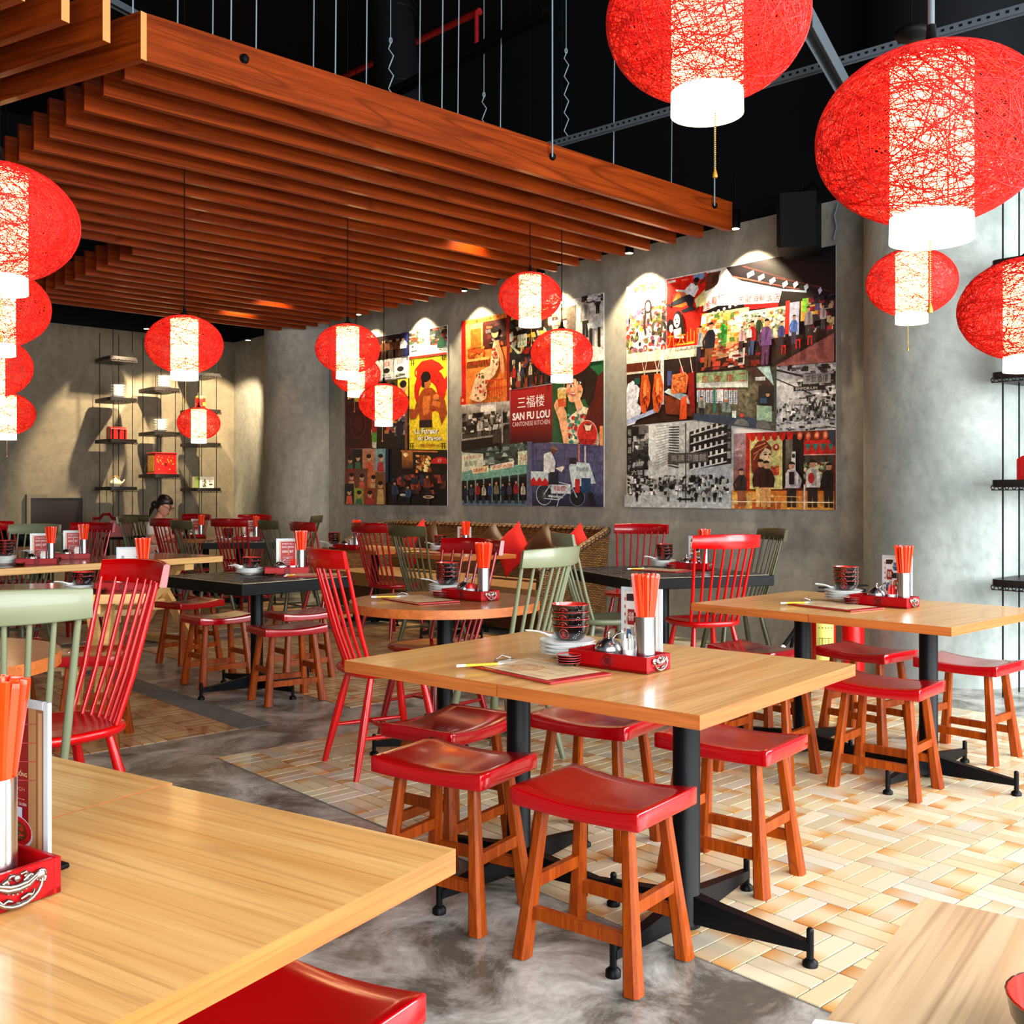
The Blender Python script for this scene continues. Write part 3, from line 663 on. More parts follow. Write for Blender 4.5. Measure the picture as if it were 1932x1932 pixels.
def make_tiletable(lx, ly):
    t = thing('tiled_table', 'table', 'table'); m_ = MB(); m_.box((0, 0, .712), (lx, ly, .07)); tp = bevel(obj('table_top', m_, 'black', t), .003, 1)
    g = MB(); g.box((0, 0, .7475), (lx-.05, ly-.05, .002)); obj('grout_bed', g, 'line', tp)
    me = MB().box((0, 0, 0), (.144, .062, .0036)).mesh('tile', 'black_tile'); s_ = .16
    nx = int((lx-.05)/s_); ny = int((ly-.05)/s_); sx = (lx-.05)/nx/s_; sy = (ly-.05)/ny/s_
    for i in range(nx):
        for j in range(ny):
            for k in (-.25, .25):
                o = obj('tile', me, None, tp); cx = -(lx-.05)/2+(i+.5)*s_*sx; cy = -(ly-.05)/2+(j+.5)*s_*sy
                if (i+j) % 2: o.location = (cx, cy+k*s_*sy, .7495); o.scale = (sx, sy, 1)
                else: o.location = (cx+k*s_*sx, cy, .7495); o.rotation_euler = (0, 0, PI/2); o.scale = (sy, sx, 1)
    table_base(t, .4, h=.68); return t

# ------------------------------------------------------------------ tables in place
def rect_place(protot, near_seam, udir, vdir, k, label):   # the k-th table from a corner, udir along its short side
    u = Vector(udir).normalized(); v = Vector(vdir).normalized(); c = Vector(near_seam)+u*(.637*(k+.5))+v*.4825; c.z = 0
    return dup(protot, c, math.atan2(u.y, u.x), label)
def ang(a): return Vector((math.cos(math.radians(a)), math.sin(math.radians(a)), 0))
T1c = Vector((.447, 2.427, 0)); u1, v1 = ang(140.2), ang(51.6)
rect_place(TBY, T1c, u1, ang(50.2), 0, 'light wooden table holding the caddy, front half of the centre pair')
rect_place(TBY, T1c, u1, ang(50.2), 1, 'light wooden table, left half of the centre pair, touching the red chair')
T2c = gp(1796, 1184.2, .75); T2c.z = 0; u2 = ang(133.0)
rect_place(TBY, T2c, u2, ang(43.0), 0, 'wooden table before the big concrete column, right half of its pair')
rect_place(TBY, T2c, u2, ang(43.0), 1, 'left half of the right-hand table pair, in front of the fire extinguishers')
T0c = Vector((-.0812, 1.508, 0)); u0 = ang(147.9); 
def place0(k, lb):
    c = T0c+u0*(.637*(k+.5))+ang(237.9)*.4825; return dup(TBX, c+(ang(57.9)*.012 if k else Vector()), math.radians(147.9), lb)
place0(0, 'large light wooden table corner filling the bottom left foreground'); place0(1, 'wooden table at the left edge carrying the nearest chopstick holder')
T5c = Vector((.532, 1.365, 0)); u5 = ang(-41.0)
c = T5c+u5*.3185+ang(229)*.4825*1.0; dup(TBP, T5c+u5*.32+ang(237)*.4825, math.radians(-35.5), 'pale wooden table corner at the bottom right edge')
T3 = dp(839.5, 5.13); dup(RND, T3, math.radians(20), 'round wooden table behind the centre tables, with caddy and menu')
T9 = Vector((-1.97, 3.3, 0)); dup(RND, T9, 0.3, 'round wooden table at the left edge behind the nearest olive chair')
t4 = make_tiletable(1.06, 1.1); T4o = Vector((.7406, 6.415, 0)); t4.location = T4o+ang(20)*.53+ang(110)*.55; t4.rotation_euler = (0, 0, math.radians(20)); t4['label'] = 'black table with cream-jointed tile top by the mural wall'
t6 = make_tiletable(.83, .96); T6o = Vector((-1.556, 5.99, 0)); t6.location = T6o+ang(56)*.415+ang(135)*.48; t6.rotation_euler = (0, 0, math.radians(47)); t6['label'] = 'black tile-topped table among the stools left of centre'
c = Vector((-.434, 8.74, 0)); u10 = AD
dup(TBY, c+BD*.3185+AD*.4825, BA, 'wooden table in front of the wicker sofa'); dup(TBY, c+BD*.3185+AD*1.75, BA, 'wooden table at the left end of the wicker sofa')
T11 = dp(388, 12.7); dup(RND, T11, 0, 'far round wooden table beside the seated woman'); 
T12 = dp(452, 11.9); t12 = make_tiletable(.8, .8); t12.location = T12; t12.rotation_euler = (0, 0, .25); t12['label'] = 'far black table between red and olive chairs below the left column'

def picnic(label, p_near_r, heading, L, W):
    t = thing('picnic_table', label, 'table', p_near_r, heading)        # origin: near right corner, x to the left end is -L
    for k in range(4):
        w_ = W/4; m_ = MB(); m_.box((-L/2, w_*(k+.5), .725), (L, w_-.004, .05), 0); m_.box((-L/2, w_*(k+.5), .752), (L, w_-.004, .004), 1); bevel(obj('plank', m_, ['pine', 'dark_top'], t), .003, 1)
    for x in (-.32, -L+.32):
        for s_ in (-1, 1):
            a = Vector((x, W/2+s_*W*.32, .70)); b = Vector((x, W/2-s_*W*.52, 0)); d = (b-a); T = Matrix.Translation((a+b)/2) @ Matrix.Rotation(math.atan2(d.y, -d.z), 4, 'X'); m_ = MB(); m_.box((s_*.022, 0, 0), (.042, .09, d.length+.02), T=T); obj('leg', m_, 'pine', t)
        m_ = MB(); m_.box((x, W/2, .67), (.09, W*.9, .05)); obj('cross_beam', m_, 'pine', t)
        m_ = MB(); m_.box((x, W/2, .035), (.07, W*1.1, .05)); obj('floor_beam', m_, 'pine', t)
    m_ = MB(); m_.box((-L/2, W/2, .34), (L-.64, .05, .09)); obj('long_rail', m_, 'pine', t)
    return t
picnic('rustic pine table on crossed legs, nearer of the two at the left', gp(291, 1120, .75)*1, math.radians(14), 2.3, .8).location.z = 0
picnic('rustic pine table on crossed legs, farther one reaching towards the seated woman', gp(421, 1049, .75)*1, math.radians(54), 3.4, .8).location.z = 0
def bench(label, p, heading, L):
    t = thing('bench', label, 'bench', p, heading)
    for k in range(2):
        m_ = MB(); m_.box((-L/2, .09+.18*k, .435), (L, .17, .045)); bevel(obj('plank', m_, 'pine', t), .003, 1)
    for x in (-.25, -L+.25):
        for s_ in (-1, 1):
            m_ = MB(); T = Matrix.Translation((x, .18, .21)) @ Matrix.Rotation(s_*.5, 4, 'X'); m_.box((0, 0, 0), (.06, .07, .46), T=T); obj('leg', m_, 'pine', t)
        m_ = MB(); m_.box((x, .18, .39), (.08, .32, .05)); obj('cross_beam', m_, 'pine', t)
bench('long pine bench in front of the nearer picnic table', Vector((-1.98, 5.2, 0)), math.radians(14), 2.3)
bench('long pine bench between the two picnic tables', Vector((-2.6, 7.40, 0)), math.radians(23), 2.0)

# ------------------------------------------------------------------ chairs: seat centre x, y, heading in degrees
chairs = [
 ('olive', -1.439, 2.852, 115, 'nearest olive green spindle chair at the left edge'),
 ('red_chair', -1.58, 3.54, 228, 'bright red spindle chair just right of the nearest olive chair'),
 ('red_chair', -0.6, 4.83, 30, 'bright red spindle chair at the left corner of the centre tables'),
 ('shaded_red_chair', 1.0, 8.45, 250, 'red spindle chair against the wall behind the black tiled table'),
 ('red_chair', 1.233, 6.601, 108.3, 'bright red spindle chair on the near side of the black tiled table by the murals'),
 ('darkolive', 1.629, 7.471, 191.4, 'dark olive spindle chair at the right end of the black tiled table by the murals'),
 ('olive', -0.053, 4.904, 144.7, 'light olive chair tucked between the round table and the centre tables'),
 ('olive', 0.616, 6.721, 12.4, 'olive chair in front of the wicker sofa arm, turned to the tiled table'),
 ('shaded_red_chair', -0.417, 5.472, 228.5, 'shaded red chair with a shining crest behind the round table'),
 ('darkolive', -0.645, 8.461, 45.1, 'olive chair left of the shaded red chair, facing the sofa tables'),
 ('shaded_red_chair', -1.079, 9.295, 49.4, 'shaded red chair facing the sofa, left of the olive one'),
 ('shaded_red_chair', -3.55, 11.15, 58, 'shaded red chair directly in front of the seated woman'),
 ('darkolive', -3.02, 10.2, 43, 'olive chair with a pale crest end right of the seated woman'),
 ('shaded_red_chair', -2.878, 11.076, 68.8, 'shaded red chair seen square from behind before the far black table'),
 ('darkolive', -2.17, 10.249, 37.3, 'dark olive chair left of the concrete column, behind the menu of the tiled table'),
 ('shaded_red_chair', -1.715, 9.639, 39.9, 'shaded red chair beside the left column, behind the chopsticks of the tiled table'),
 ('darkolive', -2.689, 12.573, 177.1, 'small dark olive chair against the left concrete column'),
 ('shaded_red_chair', -4.29, 13.3, 248, 'farthest red chair below the right column of shelves'),
 ('shaded_red_chair', -3.401, 12.97, 256.8, 'far red chair with a shining crest beside the left concrete column'),
 ('shaded_red_chair', -4.562, 9.542, 346.8, 'red chair with a white glint at the left edge'),
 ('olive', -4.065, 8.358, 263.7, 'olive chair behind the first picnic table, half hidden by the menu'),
 ('shaded_red_chair', -3.844, 8.906, 254.1, 'shaded red chair behind the picnic table, left of the red lacquered chest'),
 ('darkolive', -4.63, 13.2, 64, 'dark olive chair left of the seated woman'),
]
for m_, x, y, h, lb in chairs: dup(CH[m_], (x, y, 0), math.radians(h), lb)
stools = [
 (.251, 2.814, 142, 'nearest red-topped stool in the centre foreground'),
 (-.177, 3.164, 147.5, 'red-topped stool with orange reflections, left of the nearest stool'),
 (-.217, 3.686, 55.6, 'dark red stool under the left end of the centre tables'),
 (.313, 3.766, 144.3, 'dark red stool behind the two poles of the centre tables'),
 (.736, 3.442, 140.5, 'red-topped stool under the right end of the centre tables'),
 (1.17, 4.70, 138, 'stool whose legs show below the right tip of the centre table'),
 (1.30, 5.45, 130, 'stool with a shiny patterned reflection behind the right-hand tables, left of the fire extinguishers'),
 (1.625, 4.457, 138.7, 'red-topped stool on the near side of the right-hand tables'),
 (1.866, 5.394, 128.3, 'dark red stool in front of the fire extinguishers'),
 (2.24, 5.03, 132, 'red-topped stool at the right edge by the concrete column'),
 (-.393, 1.62, 148, 'red stool seat peeking out under the foreground table'),
 (-2.47, 7.85, 55, 'dark red stool at the pine trestle, leftmost around the tiled table'),
 (-1.99, 6.93, 43, 'dark red stool at the left corner of the tiled table left of centre'),
 (-1.40, 6.37, 36, 'red stool in front of the pole of the tiled table left of centre'),
 (-1.48, 7.15, 40, 'shaded red stool behind the pole of the tiled table left of centre'),
 (-2.15, 5.28, 100, 'dark red stool below the nearer picnic table, behind the red chair'),
 (-2.78, 5.55, 100, 'shaded stool below the nearer picnic table, behind the olive chair'),
]
for x, y, h, lb in stools: dup(STOOL, (x, y, 0), math.radians(h), lb)

# ------------------------------------------------------------------ wicker sofa and cushions
def sofa():
    A0, A1, BB, BF = 6.42, 10.1, 7.16, 6.22; path = []
    def add(a_, b_0, z): path.append((a_, b_0, z))
    add(A0+.1, BF, .60); add(A0+.03, BF+.2, .68); add(A0, BF+.45, .80); add(A0, BF+.72, .91); add(A0+.06, BB-.08, .945); add(A0+.2, BB, .945)
    k = 8
    for i in range(1, k): add(A0+.2+(A1-A0-.4)*i/k, BB, .945-.0*i)
    add(A1-.2, BB, .945); add(A1-.06, BB-.08, .945); add(A1, BF+.72, .91); add(A1, BF+.45, .80); add(A1-.03, BF+.2, .68); add(A1-.1, BF, .60)
    # smooth the path
    P = []
    for i in range(len(path)-1):
        p0 = Vector(path[max(i-1, 0)]); p1 = Vector(path[i]); p2 = Vector(path[i+1]); p3 = Vector(path[min(i+2, len(path)-1)])
        for t in (0, .25, .5, .75):
            P.append(.5*((2*p1)+(-p0+p2)*t+(2*p0-5*p1+4*p2-p3)*t*t+(-p0+3*p1-3*p2+p3)*t**3))
    P.append(Vector(path[-1]))
    org = ab(A0, BF); t = thing('wicker_sofa', 'long brown wicker sofa along the mural wall', 'sofa', org)
    W = lambda a_, b_0, z: ab(a_, b_0, z)-org
    cen = Vector(((A0+A1)/2, BF, 0)); vs = []; uv = []; nz = 7; L = 0; me_f = []
    outer = []; inner = []
    for i, p in enumerate(P):
        if i: L += ((P[i]-P[i-1]).xy).length
        t_ = (P[min(i+1, len(P)-1)]-P[max(i-1, 0)]); t_.z = 0; t_.normalize(); n = Vector((-t_.y, t_.x, 0))
        if n.dot(cen-Vector((p.x, p.y, 0))) < 0: n = -n
        o_ = []; i_ = []
        for k_ in range(nz+1):
            z = .12+(p.z-.12)*k_/nz; fl = .035*(k_/nz)**2-.02
            o_.append((p.x-n.x*(fl-.0), p.y-n.y*(fl if True else 0), z, L)); q = p+n*(.065-fl*.5); i_.append((q.x, q.y, z, L))
        outer.append(o_); inner.append(i_)
    def shell(cols, flip, name):
        mb_ = MB(); vs = [W(c[0], min(c[1], WB-.02), c[2]) for col in cols for c in col]; uvs = [(c[3], c[2]) for col in cols for c in col]; fs = []
        for i in range(len(cols)-1):
            for k_ in range(nz):
                f = (i*(nz+1)+k_, (i+1)*(nz+1)+k_, (i+1)*(nz+1)+k_+1, i*(nz+1)+k_+1); fs.append(f[::-1] if flip else f)
        mb_.add(vs, fs, 0, True); me = mb_.mesh(name, 'wicker'); u_l = me.uv_layers.new(name='UVMap')
        for poly in me.polygons:
            for li, vi in zip(poly.loop_indices, poly.vertices): u_l.data[li].uv = uvs[vi]
        return obj(name, me, None, t)
    shell(outer, False, 'outer_back'); shell(inner, True, 'inner_back')
    m_ = MB(); rim = []
    for i in range(len(P)):
        a_, b_ = Vector(outer[i][-1][:3]), Vector(inner[i][-1][:3]); c_ = (a_+b_)/2; rim.append(W(c_.x, min(c_.y, WB-.05), c_.z))
    m_.tube(rim, .04, 10); 
    o = obj('rim', m_, 'wicker', t)
    u_l = o.data.uv_layers.new(name='UVMap')
    for poly in o.data.polygons:
        for li, vi in zip(poly.loop_indices, poly.vertices): u_l.data[li].uv = ((vi//10)*.11, (vi % 10)*.016)
    # braided strands on the rim
    for ph in (0, PI):
        m_ = MB(); q = []; n_ = 0
        for i in range(len(rim)-1):
            for s_ in range(4):
                p = rim[i].lerp(rim[i+1], s_/4); d = (rim[i+1]-rim[i]).normalized(); up = Vector((0, 0, 1)); sd = d.cross(up).normalized(); an = n_*1.1+ph; q.append(p+sd*math.cos(an)*.036+up*math.sin(an)*.036); n_ += 1
        m_.tube(q, .012, 5); obj('braid', m_, 'wicker', t)
    m_ = MB(); bot = [W(a_, b_, .1) for a_, b_ in ((A0+.1, BF+.02), (A0+.1, BB-.05), (A1-.1, BB-.05), (A1-.1, BF+.02))]
    m_.prism([(p.x, p.y) for p in bot], .06, .3); bevel(obj('base', m_, 'brown_cloth', t), .02)
    for k_ in range(2):
        a0, a1 = A0+.12+k_*(A1-A0-.24)/2, A0+.12+(k_+1)*(A1-A0-.24)/2-.01; q = [W(a_, b_, 0) for a_, b_ in ((a0, BF+.0), (a0, BB-.12), (a1, BB-.12), (a1, BF+.0))]
        m_ = MB(); m_.prism([(p.x, p.y) for p in q], .3, .44); bevel(obj('seat_cushion', m_, 'tan_cloth', t), .03, 3)
sofa()
def make_pillow(mat, lb, p, rot, s=.21):
    m_ = MB(); n = 12; vs = []; 
    for sd in (1, -1):
        for i in range(n+1):
            for j in range(n+1):
                u = -1+2*i/n; v = -1+2*j/n; pin = 1-.10*(1-abs(u)**3)*(abs(v)**2) ; pin2 = 1-.10*(1-abs(v)**3)*(abs(u)**2)
                th = .42*((1-u*u)*(1-v*v))**.5*(1+.06*math.sin(5*u+3*v)); vs.append((u*s*pin2, sd*th*s, v*s*pin))
    fs = []; N = (n+1)**2
    for i in range(n):
        for j in range(n):
            a = i*(n+1)+j; fs.append((a, a+n+1, a+n+2, a+1)[::-1]); fs.append((N+a, N+a+n+1, N+a+n+2, N+a+1))
    m_.add(vs, fs, 0, True); o = obj('cushion', m_, mat); o.location = p; o.rotation_euler = rot; return tag(o, lb, 'cushion', 'cushions propped along the wicker sofa')
for px, mat, lb, tl in ((1084, 'red_cloth', 'red cushion at the right end of the wicker sofa', .75), (1022, 'brown_cloth', 'brown satin cushion second from the right end of the sofa', .8), (967, 'red_cloth', 'red cushion in the middle of the wicker sofa', .72),
                        (926, 'brown_cloth', 'brown satin cushion left of the middle red one', .9), (806, 'brown_cloth', 'brown cushion left of the chopsticks on the sofa table', .55), (787, 'red_cloth', 'red cushion seen through the olive chair back', .7)):
    d = (px-CX)/F; b_0 = 6.86; Y = b_0/(BD.x*d+BD.y); make_pillow(mat, lb, (d*Y, Y, .74), Euler((math.radians(-14), tl, BA*0+AA), 'XYZ') if False else (Matrix.Rotation(AA, 4, 'Z') @ Matrix.Rotation(math.radians(14), 4, 'X') @ Matrix.Rotation(tl, 4, 'Y')).to_euler())

# ------------------------------------------------------------------ tableware prototypes
def make_bowl():
    t = thing('rice_bowl', 'bowl', 'bowl'); m_ = MB()
    m_.lathe([(.026, 0), (.028, .005), (.034, .009), (.048, .022), (.057, .04), (.0605, .058)], 28, 0, True, False); m_.lathe([(.0605, .058), (.0612, .0595), (.0585, .0595)], 28, 1, True, False)
    m_.lathe([(.0585, .0595), (.054, .04), (.044, .022), (.028, .012), (.001, .011)], 28, 1, True, False); m_.add([(.026*math.cos(2*PI*k/28), .026*math.sin(2*PI*k/28), 0) for k in range(28)], [list(range(28))[::-1]], 0)
    obj('shell', m_, ['bowl_black', 'bowl_red'], t)
    m_ = MB(); an0 = -PI/2-.55; rw = .0575
    def sp(u, v): z = .036+v; r_ = .046+(z-.02)*.42+.0012; return (r_*math.cos(an0+u/r_), r_*math.sin(an0+u/r_), z)
    for r1 in (.0155,): m_.tube([sp(r1*math.cos(k*PI/9), r1*math.sin(k*PI/9)) for k in range(18)], .0011, 5, closed=True)
    for a_, b_ in (((-.007, .005), (.007, .006)), ((-.006, -.001), (.006, .0)), ((0, .009), (0, -.009)), ((-.006, -.006), (.007, -.007)), ((-.004, .008), (-.005, -.008))):
        m_.tube([sp(*a_), sp((a_[0]+b_[0])/2, (a_[1]+b_[1])/2), sp(*b_)], .0012, 5)
    obj('emblem', m_, 'bowl_red', t)
    m_ = MB()
    for k in range(5):
        for j in range(2): m_.ball(sp(.028+k*.006+j*.006, -.012+k*.005-j*.002), .0016, 5)
    obj('leaf_print', m_, 'white', t); return proto(t)
BOWL = make_bowl()
def make_plate():
    t = thing('side_plate', 'plate', 'plate'); m_ = MB(); m_.lathe([(.045, 0), (.05, .003), (.075, .011), (.089, .0175), (.091, .0185)], 36, 0, True, True); m_.lathe([(.091, .0185), (.0915, .0194), (.0912, .0199)], 36, 0, True, False); m_.lathe([(.0912, .0199), (.09, .0202)], 36, 1, True, False)
    m_.lathe([(.09, .0202), (.072, .0135), (.05, .0065), (.001, .006)], 36, 0, True, False); obj('shell', m_, ['white', 'white_edge'], t); return proto(t)
PLATE = make_plate()
def make_dish():
    t = thing('sauce_dish', 'dish', 'dish'); m_ = MB(); m_.lathe([(.02, 0), (.024, .002), (.034, .012), (.0375, .0165)], 24, 0, True, True); m_.lathe([(.0375, .0165), (.038, .0175), (.036, .0178)], 24, 1, True, False); m_.lathe([(.036, .0178), (.03, .008), (.001, .005)], 24, 2, True, False)
    obj('shell', m_, ['bowl_black', 'dish_red', 'bowl_red'], t); return proto(t)
DISH = make_dish()
def make_spoon():
    m_ = MB(); rings = []
    for x, w_, z, d in ((-.028, .004, .012, .001), (-.022, .014, .010, .006), (-.008, .02, .008, .009), (.008, .018, .009, .008), (.022, .010, .014, .005), (.04, .0065, .019, .004), (.06, .006, .022, .0035), (.078, .008, .024, .004), (.085, .004, .024, .003)):
        rings.append([(x, -w_, z), (x, -w_*.6, z-d), (x, w_*.6, z-d), (x, w_, z), (x, w_*.55, z-d*.25), (x, -w_*.55, z-d*.25)])
    m_.loft(rings, 0, True); return proto(tag(obj('soup_spoon', m_, 'white'), 'spoon', 'spoon'))
SPOON = make_spoon()
def make_tray():
    t = thing('condiment_tray', 'tray', 'tray'); L, W_, H = .285, .13, .048; m_ = MB(); m_.box((L/2, W_/2, .005), (L, W_, .01)); th = .009
    m_.box((L/2, th/2, H/2), (L, th, H)); m_.box((L/2, W_-th/2, H/2), (L, th, H)); m_.box((th/2, W_/2, H/2), (th, W_-2*th, H)); m_.box((L-th/2, W_/2, H/2), (th, W_-2*th, H)); bevel(obj('box', m_, 'tray_red', t), .0015, 1)
    m_ = MB(); c = (.145, -.0008, .025)
    for r1 in (.019, .016): m_.tube([(c[0]+r1*math.cos(k*PI/10), c[1], c[2]+r1*math.sin(k*PI/10)) for k in range(20)], .0009, 4, closed=True)
    for dx in (-.007, -.002, .003, .008): m_.box((c[0]+dx, c[1], c[2]), (.0022, .001, .02))
    for dz in (-.007, 0, .007): m_.box((c[0], c[1], c[2]+dz), (.02, .001, .002))
    obj('stamped_emblem', m_, 'emblem', t)
    for xx, sg in ((0, -1), (L, 1)):
        m_ = MB(); X = xx+sg*.004; cy = W_/2
        for s_ in (-1, 1):
            m_.ball((X, cy+s_*.033, .034), .007, 8, sc_=(.6, 1.2, 1)); m_.tube([(X, cy+s_*.033+.007*math.cos(k*.8)*s_, .034+.007*math.sin(k*.8)) for k in range(6)], .002, 5)
            m_.tube([(X, cy+s_*.01, .034), (X+sg*.003, cy+s_*.016, .041), (X, cy+s_*.023, .036), (X, cy+s_*.03, .034)], [.002, .0032, .0028, .002], 6)
            m_.tube([(X+sg*.002, cy, .026), (X+sg*.003, cy+s_*.014, .028), (X+sg*.002, cy+s_*.026, .034)], [.0045, .004, .002], 6)
        for s_ in (-1, 1):
            m_.tube([(X+sg*.002, cy+s_*.004, .044), (X+sg*.003, cy+s_*.010, .046), (X+sg*.003, cy+s_*.013, .042), (X+sg*.002, cy+s_*.009, .040)], [.0018, .0024, .0022, .0016], 6)
            m_.tube([(X, cy+s_*.006, .012), (X+sg*.002, cy+s_*.014, .016), (X+sg*.002, cy+s_*.02, .013), (X, cy+s_*.024, .019)], [.0022, .0028, .0024, .0015], 6)
            m_.tube([(X+sg*.001, cy+s_*.03, .028), (X+sg*.003, cy+s_*.036, .026), (X+sg*.002, cy+s_*.038, .031), (X, cy+s_*.034, .034)], [.0024, .0028, .0024, .002], 6)
            m_.tube([(X+sg*.001, cy, .030), (X+sg*.004, cy+s_*.012, .032), (X+sg*.003, cy+s_*.024, .0375), (X, cy+s_*.03, .040)], [.0034, .0034, .0028, .0018], 6)
        m_.ball((X+sg*.003, cy, .0075), .0042, 8); m_.ball((X, cy, .040), .005, 8); m_.tube([(X+sg*.004, cy+.033*math.cos(k*PI/10), .030-.024*math.sin(k*PI/10)) for k in range(11)], [.0018, .002, .0024, .0028, .0034, .0045, .0034, .0028, .0024, .002, .0018], 6)
        for k in range(7): m_.ball((X+sg*.002, cy-.018+.006*k, .0205+.0009*(k-3)**2), .002, 5)
        obj('ornate_handle', m_, 'silver', t)
    return proto(t)
TRAY = make_tray()
def make_holder():
    t = thing('chopstick_holder', 'holder', 'chopstick holder'); m_ = MB(); m_.lathe([(.03, 0), (.03, .15)], 28, 0, True, False); m_.lathe([(.03, .15), (.0285, .15), (.0285, .004)], 28, 0, True, False); m_.add([(.03*math.cos(2*PI*k/28), .03*math.sin(2*PI*k/28), .001) for k in range(28)], [list(range(28))], 0)
    obj('tube', m_, 'steel', t); return proto(t)
HOLDER = make_holder()
m_ = MB(); m_.loft([[(x*w_, y*w_, z) for x, y in ((1, 1), (-1, 1), (-1, -1), (1, -1))] for w_, z in ((.0028, 0), (.0042, .15), (.0046, .262), (.0040, .268))], 0, False)
STICK = proto(tag(obj('chopstick', m_, 'stick'), 'chopstick', 'chopstick'))
def make_pot():
    t = thing('sugar_pot', 'pot', 'pot'); m_ = MB(); m_.lathe([(.03, 0), (.038, .006), (.042, .022), (.042, .036)], 28, 0, True, True); obj('body', m_, 'steel', t)
    m_ = MB(); m_.lathe([(.0425, .036), (.043, .039), (.040, .052), (.03, .066), (.014, .075), (.004, .077)], 28, 0, True, True); m_.tube([(0, 0, .076), (0, 0, .088)], .003, 6); m_.ball((0, 0, .09), .006, 8); obj('lid', m_, 'steel', t)
    m_ = MB(); m_.tube([(.01, 0, .07), (.03, 0, .09), (.05, 0, .098)], [.003, .003, .005], 6); obj('spoon_handle', m_, 'steel', t)
    m_ = MB(); m_.box((-.02, -.037, .02), (.022, .003, .022), rz=-.5); obj('sticker', m_, 'dish_red', t); return proto(t)
POT = make_pot()
def make_cup(col, inner='paper'):
    t = thing('toothpick_cup', 'cup', 'cup'); m_ = MB(); m_.lathe([(.017, 0), (.019, .045)], 20, 0, True, True); m_.lathe([(.019, .045), (.0195, .047), (.018, .047), (.018, .03)], 20, 0, True, False); obj('cup_body', m_, 'white', t)
    m_ = MB(); m_.tube([(-.004+.007*math.cos(k*PI/6), -.0195, .024+.010*math.sin(k*PI/6)) for k in range(12)], .001, 4, closed=True); m_.box((-.004, -.0193, .024), (.002, .0012, .014)); m_.box((-.004, -.0193, .026), (.01, .0012, .002)); obj('emblem', m_, 'dish_red', t)
    m_ = MB(); r_ = R(4)
    for k in range(22):
        a_ = r_.uniform(0, 2*PI); q = r_.uniform(0, .015); m_.box((q*math.cos(a_)*1.3, q*math.sin(a_)*1.3, .05+r_.uniform(-.004, .02)), (.005, .003, .05), rz=a_)
    obj('paper_toothpicks', m_, inner, t); return proto(t)
CUPW = make_cup('white'); CUPR = make_cup('red', 'red_plastic')
def make_jar():
    t = thing('spice_jar', 'jar', 'jar'); m_ = MB(); m_.lathe([(.022, 0), (.023, .004), (.023, .04), (.02, .046)], 20, 0, True, True); obj('glass_body', m_, 'acrylic', t); obj('contents', MB().cyl((0, 0, 0), .0235, .006, .022, 16), 'cream', t)
    m_ = MB(); m_.lathe([(.0235, .046), (.0235, .066), (.02, .07)], 20); obj('lid', m_, 'red_plastic', t); return proto(t)
JAR = make_jar()
